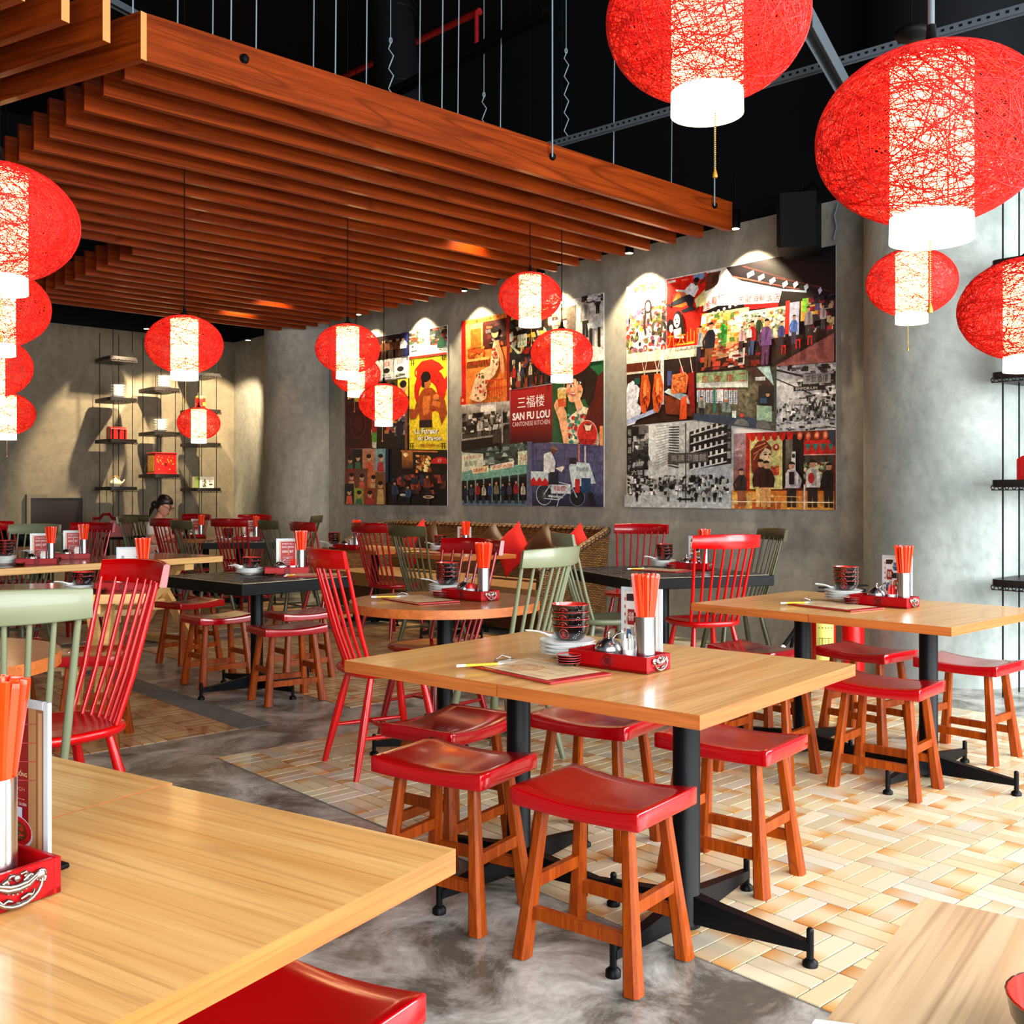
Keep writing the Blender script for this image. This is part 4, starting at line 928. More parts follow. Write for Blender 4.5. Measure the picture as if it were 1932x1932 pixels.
def make_menu(kind):
    t = thing('menu_stand', 'menu', 'menu stand'); W_, H = .15, .225; m_ = MB(); th = .006; m_.box((0, 0, .004), (W_*1.12, .05, .008)); bevel(obj('foot', m_, 'matblack', t), .003, 2)
    f = .012; m_ = MB(); m_.box((-W_/2+f/2, 0, H/2+.008), (f, th, H)); m_.box((W_/2-f/2, 0, H/2+.008), (f, th, H)); m_.box((0, 0, H+.008-f/2), (W_-2*f, th, f)); m_.box((0, 0, .008+f/2), (W_-2*f, th, f)); bevel(obj('acrylic_frame', m_, 'acrylic', t), .001, 1)
    for sd in (-1, 1):
        x = (W_/2-f)*(-sd)*(-1); x0 = -(W_/2-f) if sd < 0 else (W_/2-f); y = sd*.0015
        q = Pic((x0, y, H-f+.008), (-x0, y, H-f+.008), (-x0, y, .008+f), (x0, y, .008+f), (0, sd, 0), (240, 240, 234), .00012)
        if kind == 'red':
            q.rect(.04, .03, .96, .97, (226, 196, 160)).rect(.14, .05, .9, .95, (190, 24, 30)); q.text('MENU', .22, .1, .82, .15, (250, 240, 230)); q.text('GRAND OPENING', .2, .2, .84, .26, (255, 255, 255), .01).text('LUNCH', .22, .34, .5, .42, (255, 255, 255), .02).text('SET', .6, .34, .8, .42, (255, 255, 255), .02).rect(.53, .26, .55, .5, (250, 220, 90))
            for k in range(5): q.rect(.25, .56+.06*k, .78, .575+.06*k, (240, 190, 180))
            q.text('ĐỒNG', .3, .86, .72, .92, (240, 210, 150))
        elif kind == 'noodle':
            q.rect(.0, .0, .72, 1, (150, 16, 26)).rect(.72, 0, .86, 1, (196, 146, 96)).rect(.86, 0, 1, 1, (150, 100, 62)).rect(.9, .02, .97, .98, (206, 160, 112)); q.text('THỰC UỐNG', .3, .44, .7, .49, (240, 216, 160), .01)
            for k in range(4): q.line([(.1, .16+.13*k), (.86, .1+.13*k)], .006, (220, 90, 90))
            q.text('DINCH', .4, .56, .66, .585, (220, 160, 130)).rect(.4, .64, .66, .643, (240, 210, 150)).text('MÓN 26.000', .42, .66, .7, .685, (240, 230, 220)).rect(.44, .7, .62, .86, (206, 214, 230)).ell(.5, .88, .32, .12, (226, 226, 234), 24).ell(.5, .87, .3, .105, (206, 24, 30), 24).ell(.5, .87, .22, .075, (120, 40, 20), 20).scatter(.34, .82, .66, .92, [(206, 90, 40), (30, 110, 50), (40, 130, 60), (190, 60, 30)], 30, (.04, .1), (.01, .03), 3, 'e')
        elif kind == 'wine':
            for k in range(14): q.rect(.3, .14+k*.055, .9, .145+k*.055, (196, 200, 200))
            for k in range(3): q.text('酒茶飲'[k], .1, .18+.12*k, .24, .26+.12*k, (40, 60, 70))
            q.scatter(.7, .2, .98, .42, [(30, 60, 80), (60, 120, 80), (110, 160, 90)], 30, (.04, .09), (.03, .05), 5, 'e').ell(.84, .1, .05, .035, (150, 90, 90))
        else:
            q.scatter(.05, .04, .95, .95, [(30, 24, 28), (60, 40, 40), (140, 60, 40), (70, 110, 150), (214, 200, 180)], 50, (.1, .3), (.06, .16), 8); q.rect(.0, .0, .07, 1, (232, 220, 196)).rect(.78, .0, 1, 1, (238, 236, 228))
            for k in range(7): q.rect(.83, .08+.13*k, .9, .14+.13*k, (90, 150, 170)); q.rect(.01, .1+.12*k, .05, .15+.12*k, (200, 90, 60))
            q.ell(.5, .6, .2, .12, (232, 228, 218)).ell(.5, .6, .14, .09, (180, 60, 30)).scatter(.4, .55, .62, .66, [(60, 120, 40), (230, 150, 60), (200, 40, 30)], 24, (.04, .08), (.02, .05), 9, 'e')
            q.rect(.12, .28, .32, .52, (150, 22, 26)).text('福樓', .14, .32, .3, .46, (240, 220, 200))
        q.build(t, 'printed_card')
    return proto(t)
MENU = {k: make_menu(k) for k in ('red', 'wine', 'food', 'noodle')}
def make_clip():
    t = thing('order_pad', 'pad', 'order pad'); L, W_ = .37, .235; m_ = MB(); m_.box((0, 0, .003), (L, W_, .006)); bevel(obj('board', m_, 'dish_red', t), .002, 1)
    q = Pic((-L/2+.01, -W_/2+.012, .0072), (-L/2+.01, W_/2-.012, .0072), (L/2-.03, W_/2-.012, .0072), (L/2-.03, -W_/2+.012, .0072), (0, 0, 1), (240, 212, 166), .0001)
    r_ = R(2)
    for cx_ in range(4):
        for k in range(16):
            if r_.random() < .8: q.rect(.05+cx_*.24, .05+k*.058, .05+cx_*.24+r_.uniform(.1, .18), .058+k*.058, (170, 96, 60))
    q.ring(.4, .45, .22, .16, .12, (226, 150, 96)).ring(.4, .45, .14, .1, .12, (226, 150, 96))
    for k in range(4): q.rect(.02+.245*k, .06, .028+.245*k, .95, (96, 44, 26))
    q.build(t, 'printed_order_form'); m_ = MB(); m_.box((-L/2+.02, 0, .011), (.022, .07, .006)); m_.tube([(-L/2+.012, -.03, .016), (-L/2+.004, 0, .026), (-L/2+.012, .03, .016)], .002, 6); obj('clip', m_, 'steel', t); return proto(t)
CLIP = make_clip()
m_ = MB(); m_.tube([(0, 0, 0), (.10, 0, 0)], .0042, 8, 0); m_.tube([(.10, 0, 0), (.128, 0, 0)], .0045, 8, 1); m_.tube([(-.02, 0, 0), (0, 0, 0)], [.001, .0042], 8, 1)
PEN = proto(tag(obj('pen', m_, ['yellow', 'acrylic']), 'pen', 'pen'))
ORD = ['lowest', 'second', 'third', 'topmost', 'fifth']
def place_set(P0, ua, where, bowls=4, plates=4, dishes=4, menu='food', clip=True, jar=False, cup=CUPW, pot=True, spoons=3, sticks=22, z=.752, bright=True, far=False, seed=1, ph=None, mu=.125, clipmirror=False, mirror=False):
    u = Vector((math.cos(ua), math.sin(ua), 0)); v = Vector((math.sin(ua), -math.cos(ua), 0)); r_ = R(seed)     # v points away from the viewer
    if mirror: pass
    P = lambda a_, b_, h=0: Vector((P0.x, P0.y, z+h))+u*a_+v*b_
    rz = ua+PI                                                   # tray's x runs back along u from the handle end
    tr = dup(TRAY, P(.285, 0), math.atan2(-u.y, -u.x), 'red condiment tray with ornate handles on '+where)
    h = dup(HOLDER, P(.045, .062, .010), r_.uniform(0, 6), 'steel tube full of orange chopsticks on '+where)
    c = P(.045, .062, .016)
    for k in range(sticks):
        ga = k*2.399; q = math.sqrt((k+.5)/sticks); rb = .012*q; rt = (.022+.020*q*1.0)*q/ max(q, .4) if False else .046*q
        b0 = c+Vector((rb*math.cos(ga+.5), rb*math.sin(ga+.5), 0)); tdir = Vector(((rt-rb)*math.cos(ga), (rt-rb)*math.sin(ga), .262+r_.uniform(-.006, .004))); tdir.normalize()
        # keep the stick inside the rim (radius .028 at height .14)
        rim = b0+tdir*.135-c; rr_ = math.hypot(rim.x, rim.y)
        if rr_ > .024: b0 -= Vector((rim.x, rim.y, 0))*(1-.024/rr_)
        dup(STICK, b0+Vector((0, 0, r_.uniform(0, .006))), 0, 'orange plastic chopstick in the bundle on '+where, 'chopsticks standing on '+where, rot=(tdir.to_track_quat('Z', 'Y') @ Euler((0, 0, r_.uniform(0, 3))).to_quaternion()).to_euler())
    if menu: dup(MENU[menu], P(mu, .165), ua+PI if False else math.atan2(u.y, u.x), {'red': 'clear stand with a red menu on ', 'wine': 'clear stand with a white drinks menu on ', 'food': 'clear stand with a colourful menu on ', 'noodle': 'clear stand with a dark red noodle menu on '}[menu]+where)
    if cup: dup(cup, P(.10, .06, .010), ua+PI, 'small cup of '+('red' if cup == CUPR else 'white')+' toothpick sachets on '+where)
    if pot: dup(POT, P(.178, .062, .010), ua+PI, 'domed steel seasoning pot on '+where)
    if jar:
        dup(JAR, P(.115, .04, .010), 0, 'small glass jar with a red lid on '+where)
    ps = P(.375, .115)
    for k in range(plates): dup(PLATE, ps+Vector((r_.uniform(-.002, .002), r_.uniform(-.002, .002), .0125*k)), r_.uniform(0, 6), 'white plate, '+(ORD[k] if k < plates-1 else 'topmost')+' of stack on '+where, 'plates stacked on '+where)
    top = .0125*(plates-1)+.0075; ph_ = ph if ph is not None else 0
    for k in range(bowls): dup(BOWL, ps+u*(-.012)+Vector((0, 0, top+.0225*k)), ph_+r_.uniform(-.1, .1), 'black rice bowl, '+(ORD[k] if k < bowls-1 else 'topmost')+' of stack on '+where, 'bowls stacked on '+where)
    for k in range(spoons): dup(SPOON, ps+u*.062+v*(-.012*(k-1))+Vector((0, 0, top+.008+.005*k)), ua+.5+.25*k, 'white soup spoon beside the bowls on '+where, 'soup spoons on '+where)
    ds = P(.25, -.045)
    for k in range(dishes): dup(DISH, ds+Vector((0, 0, .0072*k)), 0, 'red sauce dish, '+(ORD[k] if k < dishes-1 else 'topmost')+' of stack on '+where, 'sauce dishes on '+where)
    if clip:
        cp = P(.275, -.155) if not clipmirror else P(-.02, -.12); dup(CLIP, cp, ua+PI-.19, 'beige order form on a red board lying on '+where); 
        dup(PEN, cp+u*.13-v*.04+Vector((0, 0, .013)), ua+1.0, 'yellow and white pen on the order form on '+where)
d = math.radians
place_set(Vector((.392, 2.972, 0)), d(140), 'the centre tables', menu='food', seed=1)
place_set(Vector((1.814, 4.703, 0)), d(134), 'the right-hand tables', menu='food', cup=CUPR, seed=2)
place_set(Vector((-.151, 5.02, 0)), d(137), 'the round table', menu=None, jar=True, cup=None, seed=3)
place_set(Vector((-.658, 1.229, 0)), d(148), 'the foreground table', menu='noodle', mu=.152, clip=False, bowls=0, plates=0, dishes=0, spoons=0, pot=False, cup=None, sticks=30, seed=4)
place_set(Vector((1.36, 7.12, 0)), d(150), 'the tiled table by the murals', menu='food', jar=True, cup=None, seed=5)
place_set(Vector((-1.345, 6.78, 0)), d(197), 'the tiled table left of centre', menu='red', cup=CUPR, bowls=2, plates=3, dishes=1, sticks=18, seed=6, ph=.6, clipmirror=True)
place_set(Vector((-1.98, 5.60, 0)), d(192), 'the nearer picnic table', menu='wine', bowls=2, plates=2, dishes=2, clip=False, sticks=18, seed=7, ph=.6, spoons=2)
place_set(Vector((-3.44, 7.74, 0)), d(200), 'the far picnic table, left', menu='red', bowls=4, plates=5, dishes=2, clip=False, sticks=16, seed=8, ph=.9)
place_set(Vector((-3.47, 8.42, 0)), d(205), 'the far picnic table, rear', menu='red', bowls=4, plates=4, dishes=2, clip=False, sticks=14, seed=9, ph=.9)
place_set(Vector((-1.50, 9.85, 0)), d(150), 'the table at the left end of the sofa', menu=None, bowls=4, plates=3, dishes=2, clip=False, sticks=14, seed=10)
place_set(Vector((-.42, 9.35, 0)), d(150), 'the table in front of the sofa', menu='red', bowls=3, plates=4, dishes=2, clip=True, sticks=14, seed=11)
place_set(Vector((-3.80, 12.6, 0)), d(180), 'the far round table', menu='red', bowls=3, plates=2, dishes=1, clip=False, sticks=12, seed=12)
place_set(Vector((-2.92, 11.85, 0)), d(190), 'the far black table', menu='red', bowls=4, plates=2, dishes=1, clip=True, sticks=12, seed=13)
# things at the bottom right corner
b = dup(BOWL, Vector((.515, .93, .752)), 0, 'orange-red bowl rim cut by the right edge of the picture, on the pale foreground table')
b.name = 'rice_bowl'
m_ = MB(); m_.prism([(-.06, -.03), (.05, -.045), (.035, .02), (-.02, .035)], 0, .004); o = obj('paper_napkin', m_, 'paper', None, (.318, .972, .752)); tag(o, 'tip of a white paper napkin at the bottom edge of the picture', 'napkin')

# ------------------------------------------------------------------ lanterns
def weave(N, w_, seg, seed, spread=.8):
    r_ = R(seed); m_ = MB(); RX, RZ = .25, .193
    for k in range(N):
        z = r_.uniform(-1, 1); t = r_.uniform(0, 2*PI); n = Vector((math.sqrt(1-z*z)*math.cos(t), math.sqrt(1-z*z)*math.sin(t), z))
        dd = r_.uniform(-1, 1)*spread*abs(r_.uniform(.2, 1)); cr = math.sqrt(max(.05, 1-dd*dd)); uu = n.orthogonal().normalized(); vv = n.cross(uu); f = r_.uniform(.985, 1.005); pts = []
        wob = r_.uniform(0, .05); ph = r_.uniform(0, 6)
        for j in range(seg):
            a_ = 2*PI*j/seg; p = (n*(dd+wob*math.sin(2*a_+ph))+(uu*math.cos(a_)+vv*math.sin(a_))*cr).normalized()*f; pts.append((p.x*RX, p.y*RX, p.z*RZ))
        m_.tube(pts, w_, 3, closed=True, smooth=True)
    return m_
def make_lantern(N, w_, seg, seed):
    t = thing('woven_lantern', 'lantern', 'lantern'); obj('woven_shade', weave(N, w_, seg, seed), 'string', t)
    m_ = MB(); m_.lathe([(.088, -.180), (.088, .165)], 32, 0, True, False); m_.lathe([(.088, .165), (.02, .172)], 32, 0, True, False); obj('inner_cylinder', m_, 'glow', t)
    m_ = MB(); m_.lathe([(.089, -.180), (.090, -.235)], 32, 0, True, False); m_.lathe([(.090, -.235), (.086, -.235), (.086, -.18)], 32, 0, True, False); obj('bottom_collar', m_, 'glow_soft', t)
    obj('diffuser', MB().cyl((0, 0, 0), .0855, -.229, -.225, 28), 'glow_soft', t)
    m_ = MB(); z = -.232
    while z > -.37: m_.ball((.02, 0, z), .0026, 5); z -= .0052
    m_.lathe([(.002, -.37), (.006, -.385), (.006, -.392)], 8, c=(.02, 0, 0)); obj('pull_chain', m_, 'gold', t)
    m_ = MB(); m_.lathe([(.03, .185), (.03, .2), (.012, .215), (.01, .25)], 14); obj('cap', m_, 'matblack', t)
    return proto(t)
LS = make_lantern(210, .0011, 40, 5); LB = make_lantern(330, .0012, 60, 6)
cordm = {}
lans = [
 (1334, 38, 2.55, 'B', 'huge red woven lantern cut by the top edge of the picture'),
 (1757, 258, 2.30, 'B', 'largest red woven lantern, at the upper right'),
 (1720, 533, 5.90, 'S', 'smaller red lantern hanging right below the largest one'),
 (1941, 583, 3.86, 'B', 'red lantern cut by the right edge of the picture'),
 (1000, 560, 8.10, 'S', 'red lantern before the top of the middle mural'),
 (1060, 666, 8.25, 'S', 'red lantern overlapping the face on the middle mural'),
 (656, 658, 7.98, 'S', 'red lantern in front of the top left of the left mural'),
 (672, 706, 10.6, 'S', 'red lantern half hidden behind the one at the left mural'),
 (724, 760, 10.3, 'S', 'lowest red lantern in front of the left mural'),
 (348, 650, 6.80, 'S', 'red lantern hanging before the middle of the black shelves'),
 (375, 799, 12.2, 'S', 'small far red lantern in front of the right column of shelves'),
 (-2, 420, 3.40, 'B', 'big red lantern cut by the left edge, topmost of the four'),
 (-8, 580, 5.00, 'S', 'red lantern at the left edge, second of the four from the top'),
 (-20, 692, 6.36, 'S', 'red lantern at the left edge, third of the four from the top'),
 (11, 781, 9.30, 'S', 'red lantern at the left edge, lowest of the four'),
]
for i, (px, py, Y, k_, lb) in enumerate(lans):
    p = dp(px, Y); p.z = HC+(HZ-py)/F*Y; t = dup(LB if k_ == 'B' else LS, p, i*1.3, lb, 'red woven string lanterns')
    m_ = MB(); m_.tube([(0, 0, .2), (0, 0, 6.28-p.z)], .004 if i != 1 else .008, 6); obj('cord', m_, 'matblack' if i != 1 else 'strut', t)
m_ = MB(); m_.lathe([(.0, 0), (.07, .01), (.08, .035), (.06, .05)], 20); tag(obj('ceiling_canopy', m_, 'matblack', None, dp(1722, 4.6, HC+(HZ-75)/F*4.6)), 'black disc-shaped fitting beside the rod of the largest lantern', 'ceiling fitting')

# ------------------------------------------------------------------ hanging shelf racks
def shelf_board(t, L, Dp, z, x0, y0):
    m_ = MB(); pts = superell(L/2, Dp/2, 8, 28); m_.prism([(x0+L/2+p[0], y0+Dp/2+p[1]) for p in pts], z-.034, z+.012, 0, True); o = obj('shelf', m_, 'shelf', t)
    m_ = MB(); n = int(L/.045)
    for k in range(n): m_.tube([(x0+.03+k*(L-.06)/max(n-1, 1)+.012*math.cos(a_*PI/3), y0-.004, z-.036+.014*math.sin(a_*PI/3)) for a_ in range(6)], .004, 4, closed=True)
    m_.box((x0+L/2, y0, z-.052), (L-.04, .008, .006)); obj('scroll_edge', m_, 'silver' if False else 'shelf', o); return o
def rack(px, ys, lb, L=.4, Dp=.58, zt=3.5):
    # origin: the corner nearest the viewer; x runs along the back wall, y towards the wall
    d_ = (px-CX)/F; a_ = BWA-Dp-.12; Y = a_/(AD.x*d_+AD.y); org = Vector((d_*Y, Y, 0)); t = thing('hanging_shelf', lb, 'shelf', org, BA); zs = []
    for y in ys:
        z = HC+(HZ-y)/F*Y; zs.append(z); shelf_board(t, L, Dp, z, 0, 0)
    for x in (.07, L-.07):
        for y in (.05, Dp-.05): obj('hanging_wire', MB().tube([(x, y, .0), (x, y, zt)], .005, 6), 'matblack', t)
    for x, y in ((.07, .05), (L-.07, .05)): pass
    return org, zs
BD3 = Matrix.Rotation(BA, 3, 'Z')
o1, z1 = rack(206, (672, 750, 829, 920), 'left column of black hanging shelves on the back wall')
o2, z2 = rack(290, (731, 815, 896), 'middle column of black hanging shelves with the red cabinet')
o3, z3 = rack(370, (703, 772, 836, 922), 'right column of black hanging shelves behind the small lantern')
def on(o, z, x, y): v_ = BD3 @ Vector((x, y, 0)); return o+v_+Vector((0, 0, z+.012))
FP = PLATE
def plates_stack(p, n, lb, sc_=.9):
    for k in range(n): dup(PLATE, p+Vector((0, 0, .036*k)), 0, 'cream dish, '+['lowest', 'second', 'third', 'fourth', 'topmost'][k if k < n-1 else 4]+' of the pile on '+lb, 'dishes on '+lb, scale=(1.05, 1.05, 1.6))
plates_stack(on(o1, z1[1], .17, .15), 5, 'left column, second shelf'); plates_stack(on(o2, z2[0], .22, .18), 5, 'middle column, top shelf'); plates_stack(on(o2, z2[1], .16, .15), 5, 'middle column, second shelf')
t = thing('small_chest', 'small red treasure chest on the left column of shelves', 'chest', on(o1, z1[2], .16, .16), BA); m_ = MB(); m_.box((0, 0, .06), (.22, .15, .12)); obj('box', m_, 'red_box', t); m_ = MB(); m_.loft([[(x, .076*math.cos(a_), .12+.05*math.sin(a_)) for a_ in [k*PI/8 for k in range(9)]] for x in (-.11, .11)], 0, True); obj('lid', m_, 'red_box', t)
m_ = MB()
for x in (-.08, 0, .08): m_.box((x, -.078, .07), (.018, .006, .13))
m_.box((0, -.082, .115), (.03, .008, .03)); obj('straps', m_, 'matblack', t)
t = thing('teapot', 'small cream teapot on the lowest shelf of the left column', 'teapot', on(o1, z1[3], .14, .14), BA); obj('body', MB().lathe([(.05, 0), (.078, .03), (.08, .06), (.055, .09), (.03, .1)], 20), 'cream', t); m_ = MB(); m_.lathe([(.035, .1), (.02, .115), (.005, .12)], 14); m_.ball((0, 0, .125), .01, 8); obj('lid', m_, 'cream', t)
obj('spout', MB().tube([(.06, 0, .04), (.1, 0, .07), (.12, 0, .1)], [.016, .011, .008], 8), 'cream', t); obj('handle', MB().tube([(-.05+.0, 0, .09), (-.04, 0, .13), (0, 0, .15), (.04, 0, .13), (.05, 0, .09)], .005, 6), 'gold', t)
t = thing('lacquer_cabinet', 'red lacquered cabinet with gold flowers on the lowest shelf of the middle column', 'cabinet', on(o2, z2[2], .19, .17), BA); m_ = MB(); m_.box((0, 0, .15), (.31, .24, .27)); m_.box((0, 0, .293), (.33, .26, .016)); m_.box((0, 0, .01), (.33, .26, .02)); bevel(obj('body', m_, 'red_box', t), .004, 1)
for x, y, n_ in ((-.076, -.122, 0), (.076, -.122, 0)):
    m_ = MB(); m_.box((x, y, .15), (.145, .006, .24)); dr = obj('door', m_, 'red_box', t); r_ = R(3)
    for k in range(12):
        m_ = MB(); m_.ball((x+r_.uniform(-.05, .05), y-.004, .15+r_.uniform(-.09, .09)), r_.uniform(.007, .014), 6, sc_=(1, .3, 1)); obj('gold_flower', m_, 'gold', dr)
m_ = MB(); m_.box((-.156, 0, .15), (.004, .2, .22)); 
for k in range(8): m_.ball((-.159, -.07+.02*k, .08+.02*(k % 5)), .011, 6, sc_=(.3, 1, 1))
obj('side_flowers', m_, 'gold', t); m_ = MB(); m_.cyl((0, -.13, .16), .016, 0, .004, 12, T=None); obj('lock_plate', m_, 'gold', t)
t = thing('tea_tin', 'red cylindrical tea tin with a gold emblem on the right column of shelves', 'tin', on(o3, z3[1], .13, .14), BA); obj('body', MB().lathe([(.068, 0), (.07, .01), (.07, .15), (.066, .16)], 24), 'red_box', t); obj('lid', MB().lathe([(.067, .16), (.067, .185), (.05, .19)], 24), 'gold', t); obj('emblem', MB().box((.02, -.07, .07), (.04, .01, .05)), 'gold', t)
t = thing('gift_box', 'white and green tea box leaning on the lowest shelf of the right column', 'box', on(o3, z3[3], .2, .2), BA); obj('body', MB().box((0, 0, .08), (.3, .06, .16)), 'cream', t)
q = Pic((-.15, -.031, .16), (.15, -.031, .16), (.15, -.031, 0), (-.15, -.031, 0), (0, -1, 0), (232, 226, 206)); q.rect(0, 0, .22, 1, (120, 140, 70)).rect(.22, 0, .25, 1, (60, 70, 40)).scatter(.42, .2, .62, .95, [(60, 50, 40), (110, 110, 90), (70, 90, 60)], 26, (.03, .06), (.05, .2), 2).text('茶山', .72, .3, .93, .48, (70, 40, 30)).rect(.74, .6, .92, .7, (60, 44, 34)); q.build(t, 'front_print')
# right-hand rack beside the big column
oR = Vector((3.0, 6.45, 0)); tR = thing('hanging_shelf', 'black hanging shelves at the right edge beside the big column', 'shelf', oR, math.atan2(-AD.y, -AD.x)); zsR = (2.74, 2.035, 1.36, .735)
for z in zsR: shelf_board(tR, .36, .62, z, 0, 0)
for x, y in ((.055, .085), (.055, .335), (.055, .56), (.31, .085), (.31, .56)): obj('hanging_wire', MB().tube([(x, y, 0), (x, y, 3.6)], .0055, 6), 'matblack', tR)
def onR(z, x, y): c_ = Matrix.Rotation(math.atan2(-AD.y, -AD.x), 3, 'Z') @ Vector((x, y, 0)); return oR+c_+Vector((0, 0, z+.012))
RR = math.atan2(-AD.y, -AD.x)
t = thing('jewellery_box', 'red arched drawer box on the middle shelf at the right edge', 'box', onR(zsR[2], .235, .2), RR); m_ = MB(); m_.loft([[(x*.11, y, z) for x, z in ((-1, 0), (-1, .13), (-.7, .15), (0, .16), (.7, .15), (1, .13), (1, 0))] for y in (-.08, .08)], 0, False); obj('body', m_, 'red_box', t)
for zz in (.045, .1):
    o = obj('drawer', MB().box((0, -.083, zz), (.18, .006, .045)), 'red_box', t); m_ = MB(); m_.ball((0, -.09, zz), .014, 8, sc_=(1.2, .4, .9)); m_.ball((-.02, -.088, zz-.008), .006, 6); m_.ball((.02, -.088, zz-.006), .006, 6); obj('gold_pull', m_, 'gold', o)
t = thing('lacquer_box', 'tall red lacquered box partly hidden behind the lantern at the right edge', 'box', onR(zsR[1]+.30, .215, .22), RR); obj('body', MB().box((0, 0, .21), (.2, .2, .38)), 'red_box', t); obj('band', MB().box((0, 0, .33), (.203, .203, .012)), 'gold', t); obj('lid', MB().box((0, 0, .41), (.21, .21, .02)), 'red_box', t)
m_ = MB(); m_.box((0, 0, .15), (.22, .22, .29)); o = obj('lacquer_box', m_, 'red_box', None, onR(zsR[1], .215, .22), RR); tag(o, 'lower red box under the tall lacquered box, behind the right-edge lantern', 'box')

# ------------------------------------------------------------------ fire extinguishers
def exting(p, rz, lb, r, labelside):
    t = thing('fire_extinguisher', lb, 'fire extinguisher', p, rz); obj('tank', MB().lathe([(r*.9, 0), (r, .015), (r, .46), (r*.9, .5), (r*.5, .54), (r*.3, .56)], 28), 'ext_red', t)
    m_ = MB(); m_.lathe([(r*.3, .56), (r*.3, .6)], 12); m_.box((.03, 0, .61), (.13, .025, .02)); m_.box((.04, 0, .645), (.14, .025, .012)); obj('valve', m_, 'matblack', t); obj('hose', MB().tube([(-.02, 0, .6), (-.09, 0, .57), (-.16, 0, .46), (-.2, 0, .3), (-.22, 0, .2)], .012, 8), 'matblack', t)
    m_ = MB(); n = 10; vs = []
    for k in range(n+1):
        a_ = -PI/2-.75+1.5*k/n; vs += [((r+.0015)*math.cos(a_), (r+.0015)*math.sin(a_), .16), ((r+.0015)*math.cos(a_), (r+.0015)*math.sin(a_), .42)]
    m_.add(vs, [(2*k, 2*k+2, 2*k+3, 2*k+1) for k in range(n)], 0, True); l_ = obj('label', m_, 'label_y', t) if labelside else None
    if l_:
        m_ = MB()
        for k in range(5): m_.box((-.04+.02*k, -r*.99-.002, .38), (.006, .004, .006)); m_.box((-.04+.02*k, -r*.97-.003, .28), (.001, .004, .06))
        m_.box((0, -r-.0025, .31), (.09, .001, .002)); m_.box((0, -r-.0025, .25), (.09, .001, .002)); obj('label_print', m_, 'matblack', l_)
    return t
exting(dp(1553, 7.0), -.1, 'red fire extinguisher with a yellow label behind the right-hand tables', .083, True)
exting(dp(1609, 7.15), .2, 'plain red fire extinguisher beside the big concrete column', .078, False)
m_ = MB(); m_.tube([dp(1510, 6.9, .42), dp(1492, 6.8, .34), dp(1478, 6.75, .28)], .014, 8, 0); m_.tube([dp(1478, 6.75, .28), dp(1474, 6.73, .255)], .018, 8, 1); tag(obj('extinguisher_nozzle', m_, ['matblack', 'white']), 'black hose with a pale nozzle left of the fire extinguishers', 'hose')

# ------------------------------------------------------------------ things in the far left corner
def armchair(p, rz, lb):
    t = thing('armchair', lb, 'armchair', p, rz); m_ = MB(); m_.tube([(.25*math.cos(a_), .26*math.sin(a_), .66+.0*a_) for a_ in [PI*.5+k*PI/10 for k in range(11)]], .016, 8)
    m_.tube([(-.2, -.17, .66), (-.26, -.15, .84), (-.27, 0, .87), (-.26, .15, .84), (-.2, .17, .66)], .014, 8); obj('arm_rail', m_, 'darkolive', t); m_ = MB(); m_.loft([[(-.25+.0*k, y, z) for y in (-.14, 0, .14)][::1] for k, z in ((0, .64), (1, .85))], 0, False, False, False); m_.box((-.258, 0, .75), (.008, .24, .18)); obj('backrest', m_, 'darkolive', t)
    m_ = MB(); m_.prism(superell(.21, .22, 4), .43, .46); obj('seat', m_, 'darkolive', t)
    for sx in (-1, 1):
        for sy in (-1, 1): obj('leg', MB().tube([(.17*sx, .18*sy, .44), (.21*sx, .21*sy, 0)], .013, 8), 'darkolive', t)
    for sy in (-1, 1): obj('arm_post', MB().tube([(.0, .25*sy, .66), (.05, .2*sy, .44)], .011, 6), 'darkolive', t)
armchair(dp(118, 12.2), 1.6, 'olive metal armchair below the dark wall opening'); armchair(dp(95, 11.8), 1.9, 'olive metal armchair at the left, nearer than the other')
t = thing('side_table', 'black side table under the red chest by the back wall', 'table', dp(247, 12.6), .3); obj('table_top', MB().box((0, 0, .76), (.62, .45, .03)), 'matblack', t)
for sx in (-1, 1):
    for sy in (-1, 1): obj('leg', MB().box((.28*sx, .2*sy, .37), (.04, .04, .75)), 'matblack', t)
t = thing('lacquer_chest', 'dark red lacquered chest with a row of gold studs on the black side table', 'chest', dp(228, 12.5, .775), .3); obj('body', MB().box((0, 0, .1), (.24, .18, .2)), 'red_box', t); m_ = MB()
for k in range(10): m_.ball((-.1+.022*k, -.093, .02), .007, 6)
obj('studs', m_, 'gold', t)
t = thing('high_back_chair', 'shaded red chair with a carved arched top rail beside the red chest', 'chair', dp(222, 13.2), 1.2); m_ = MB(); m_.tube([(-.2, -.2, 0), (-.2, -.2, 1.02)], .018, 8); obj('post', m_, 'shaded_red_chair', t); obj('post', MB().tube([(-.2, .2, 0), (-.2, .2, 1.02)], .018, 8), 'shaded_red_chair', t)
obj('arched_rail', MB().tube([(-.2, -.2, .98), (-.2, -.1, .99), (-.2, -.05, 1.04), (-.2, .05, 1.04), (-.2, .1, .99), (-.2, .2, .98)], .02, 8), 'shaded_red_chair', t); obj('seat', MB().box((0, 0, .45), (.42, .42, .04)), 'shaded_red_chair', t)
obj('lower_rail', MB().tube([(-.2, -.2, .88), (-.2, .2, .88)], .016, 8), 'shaded_red_chair', t)
for sy in (-1, 1): obj('leg', MB().tube([(.18, .18*sy, .43), (.18, .18*sy, 0)], .018, 8), 'shaded_red_chair', t)
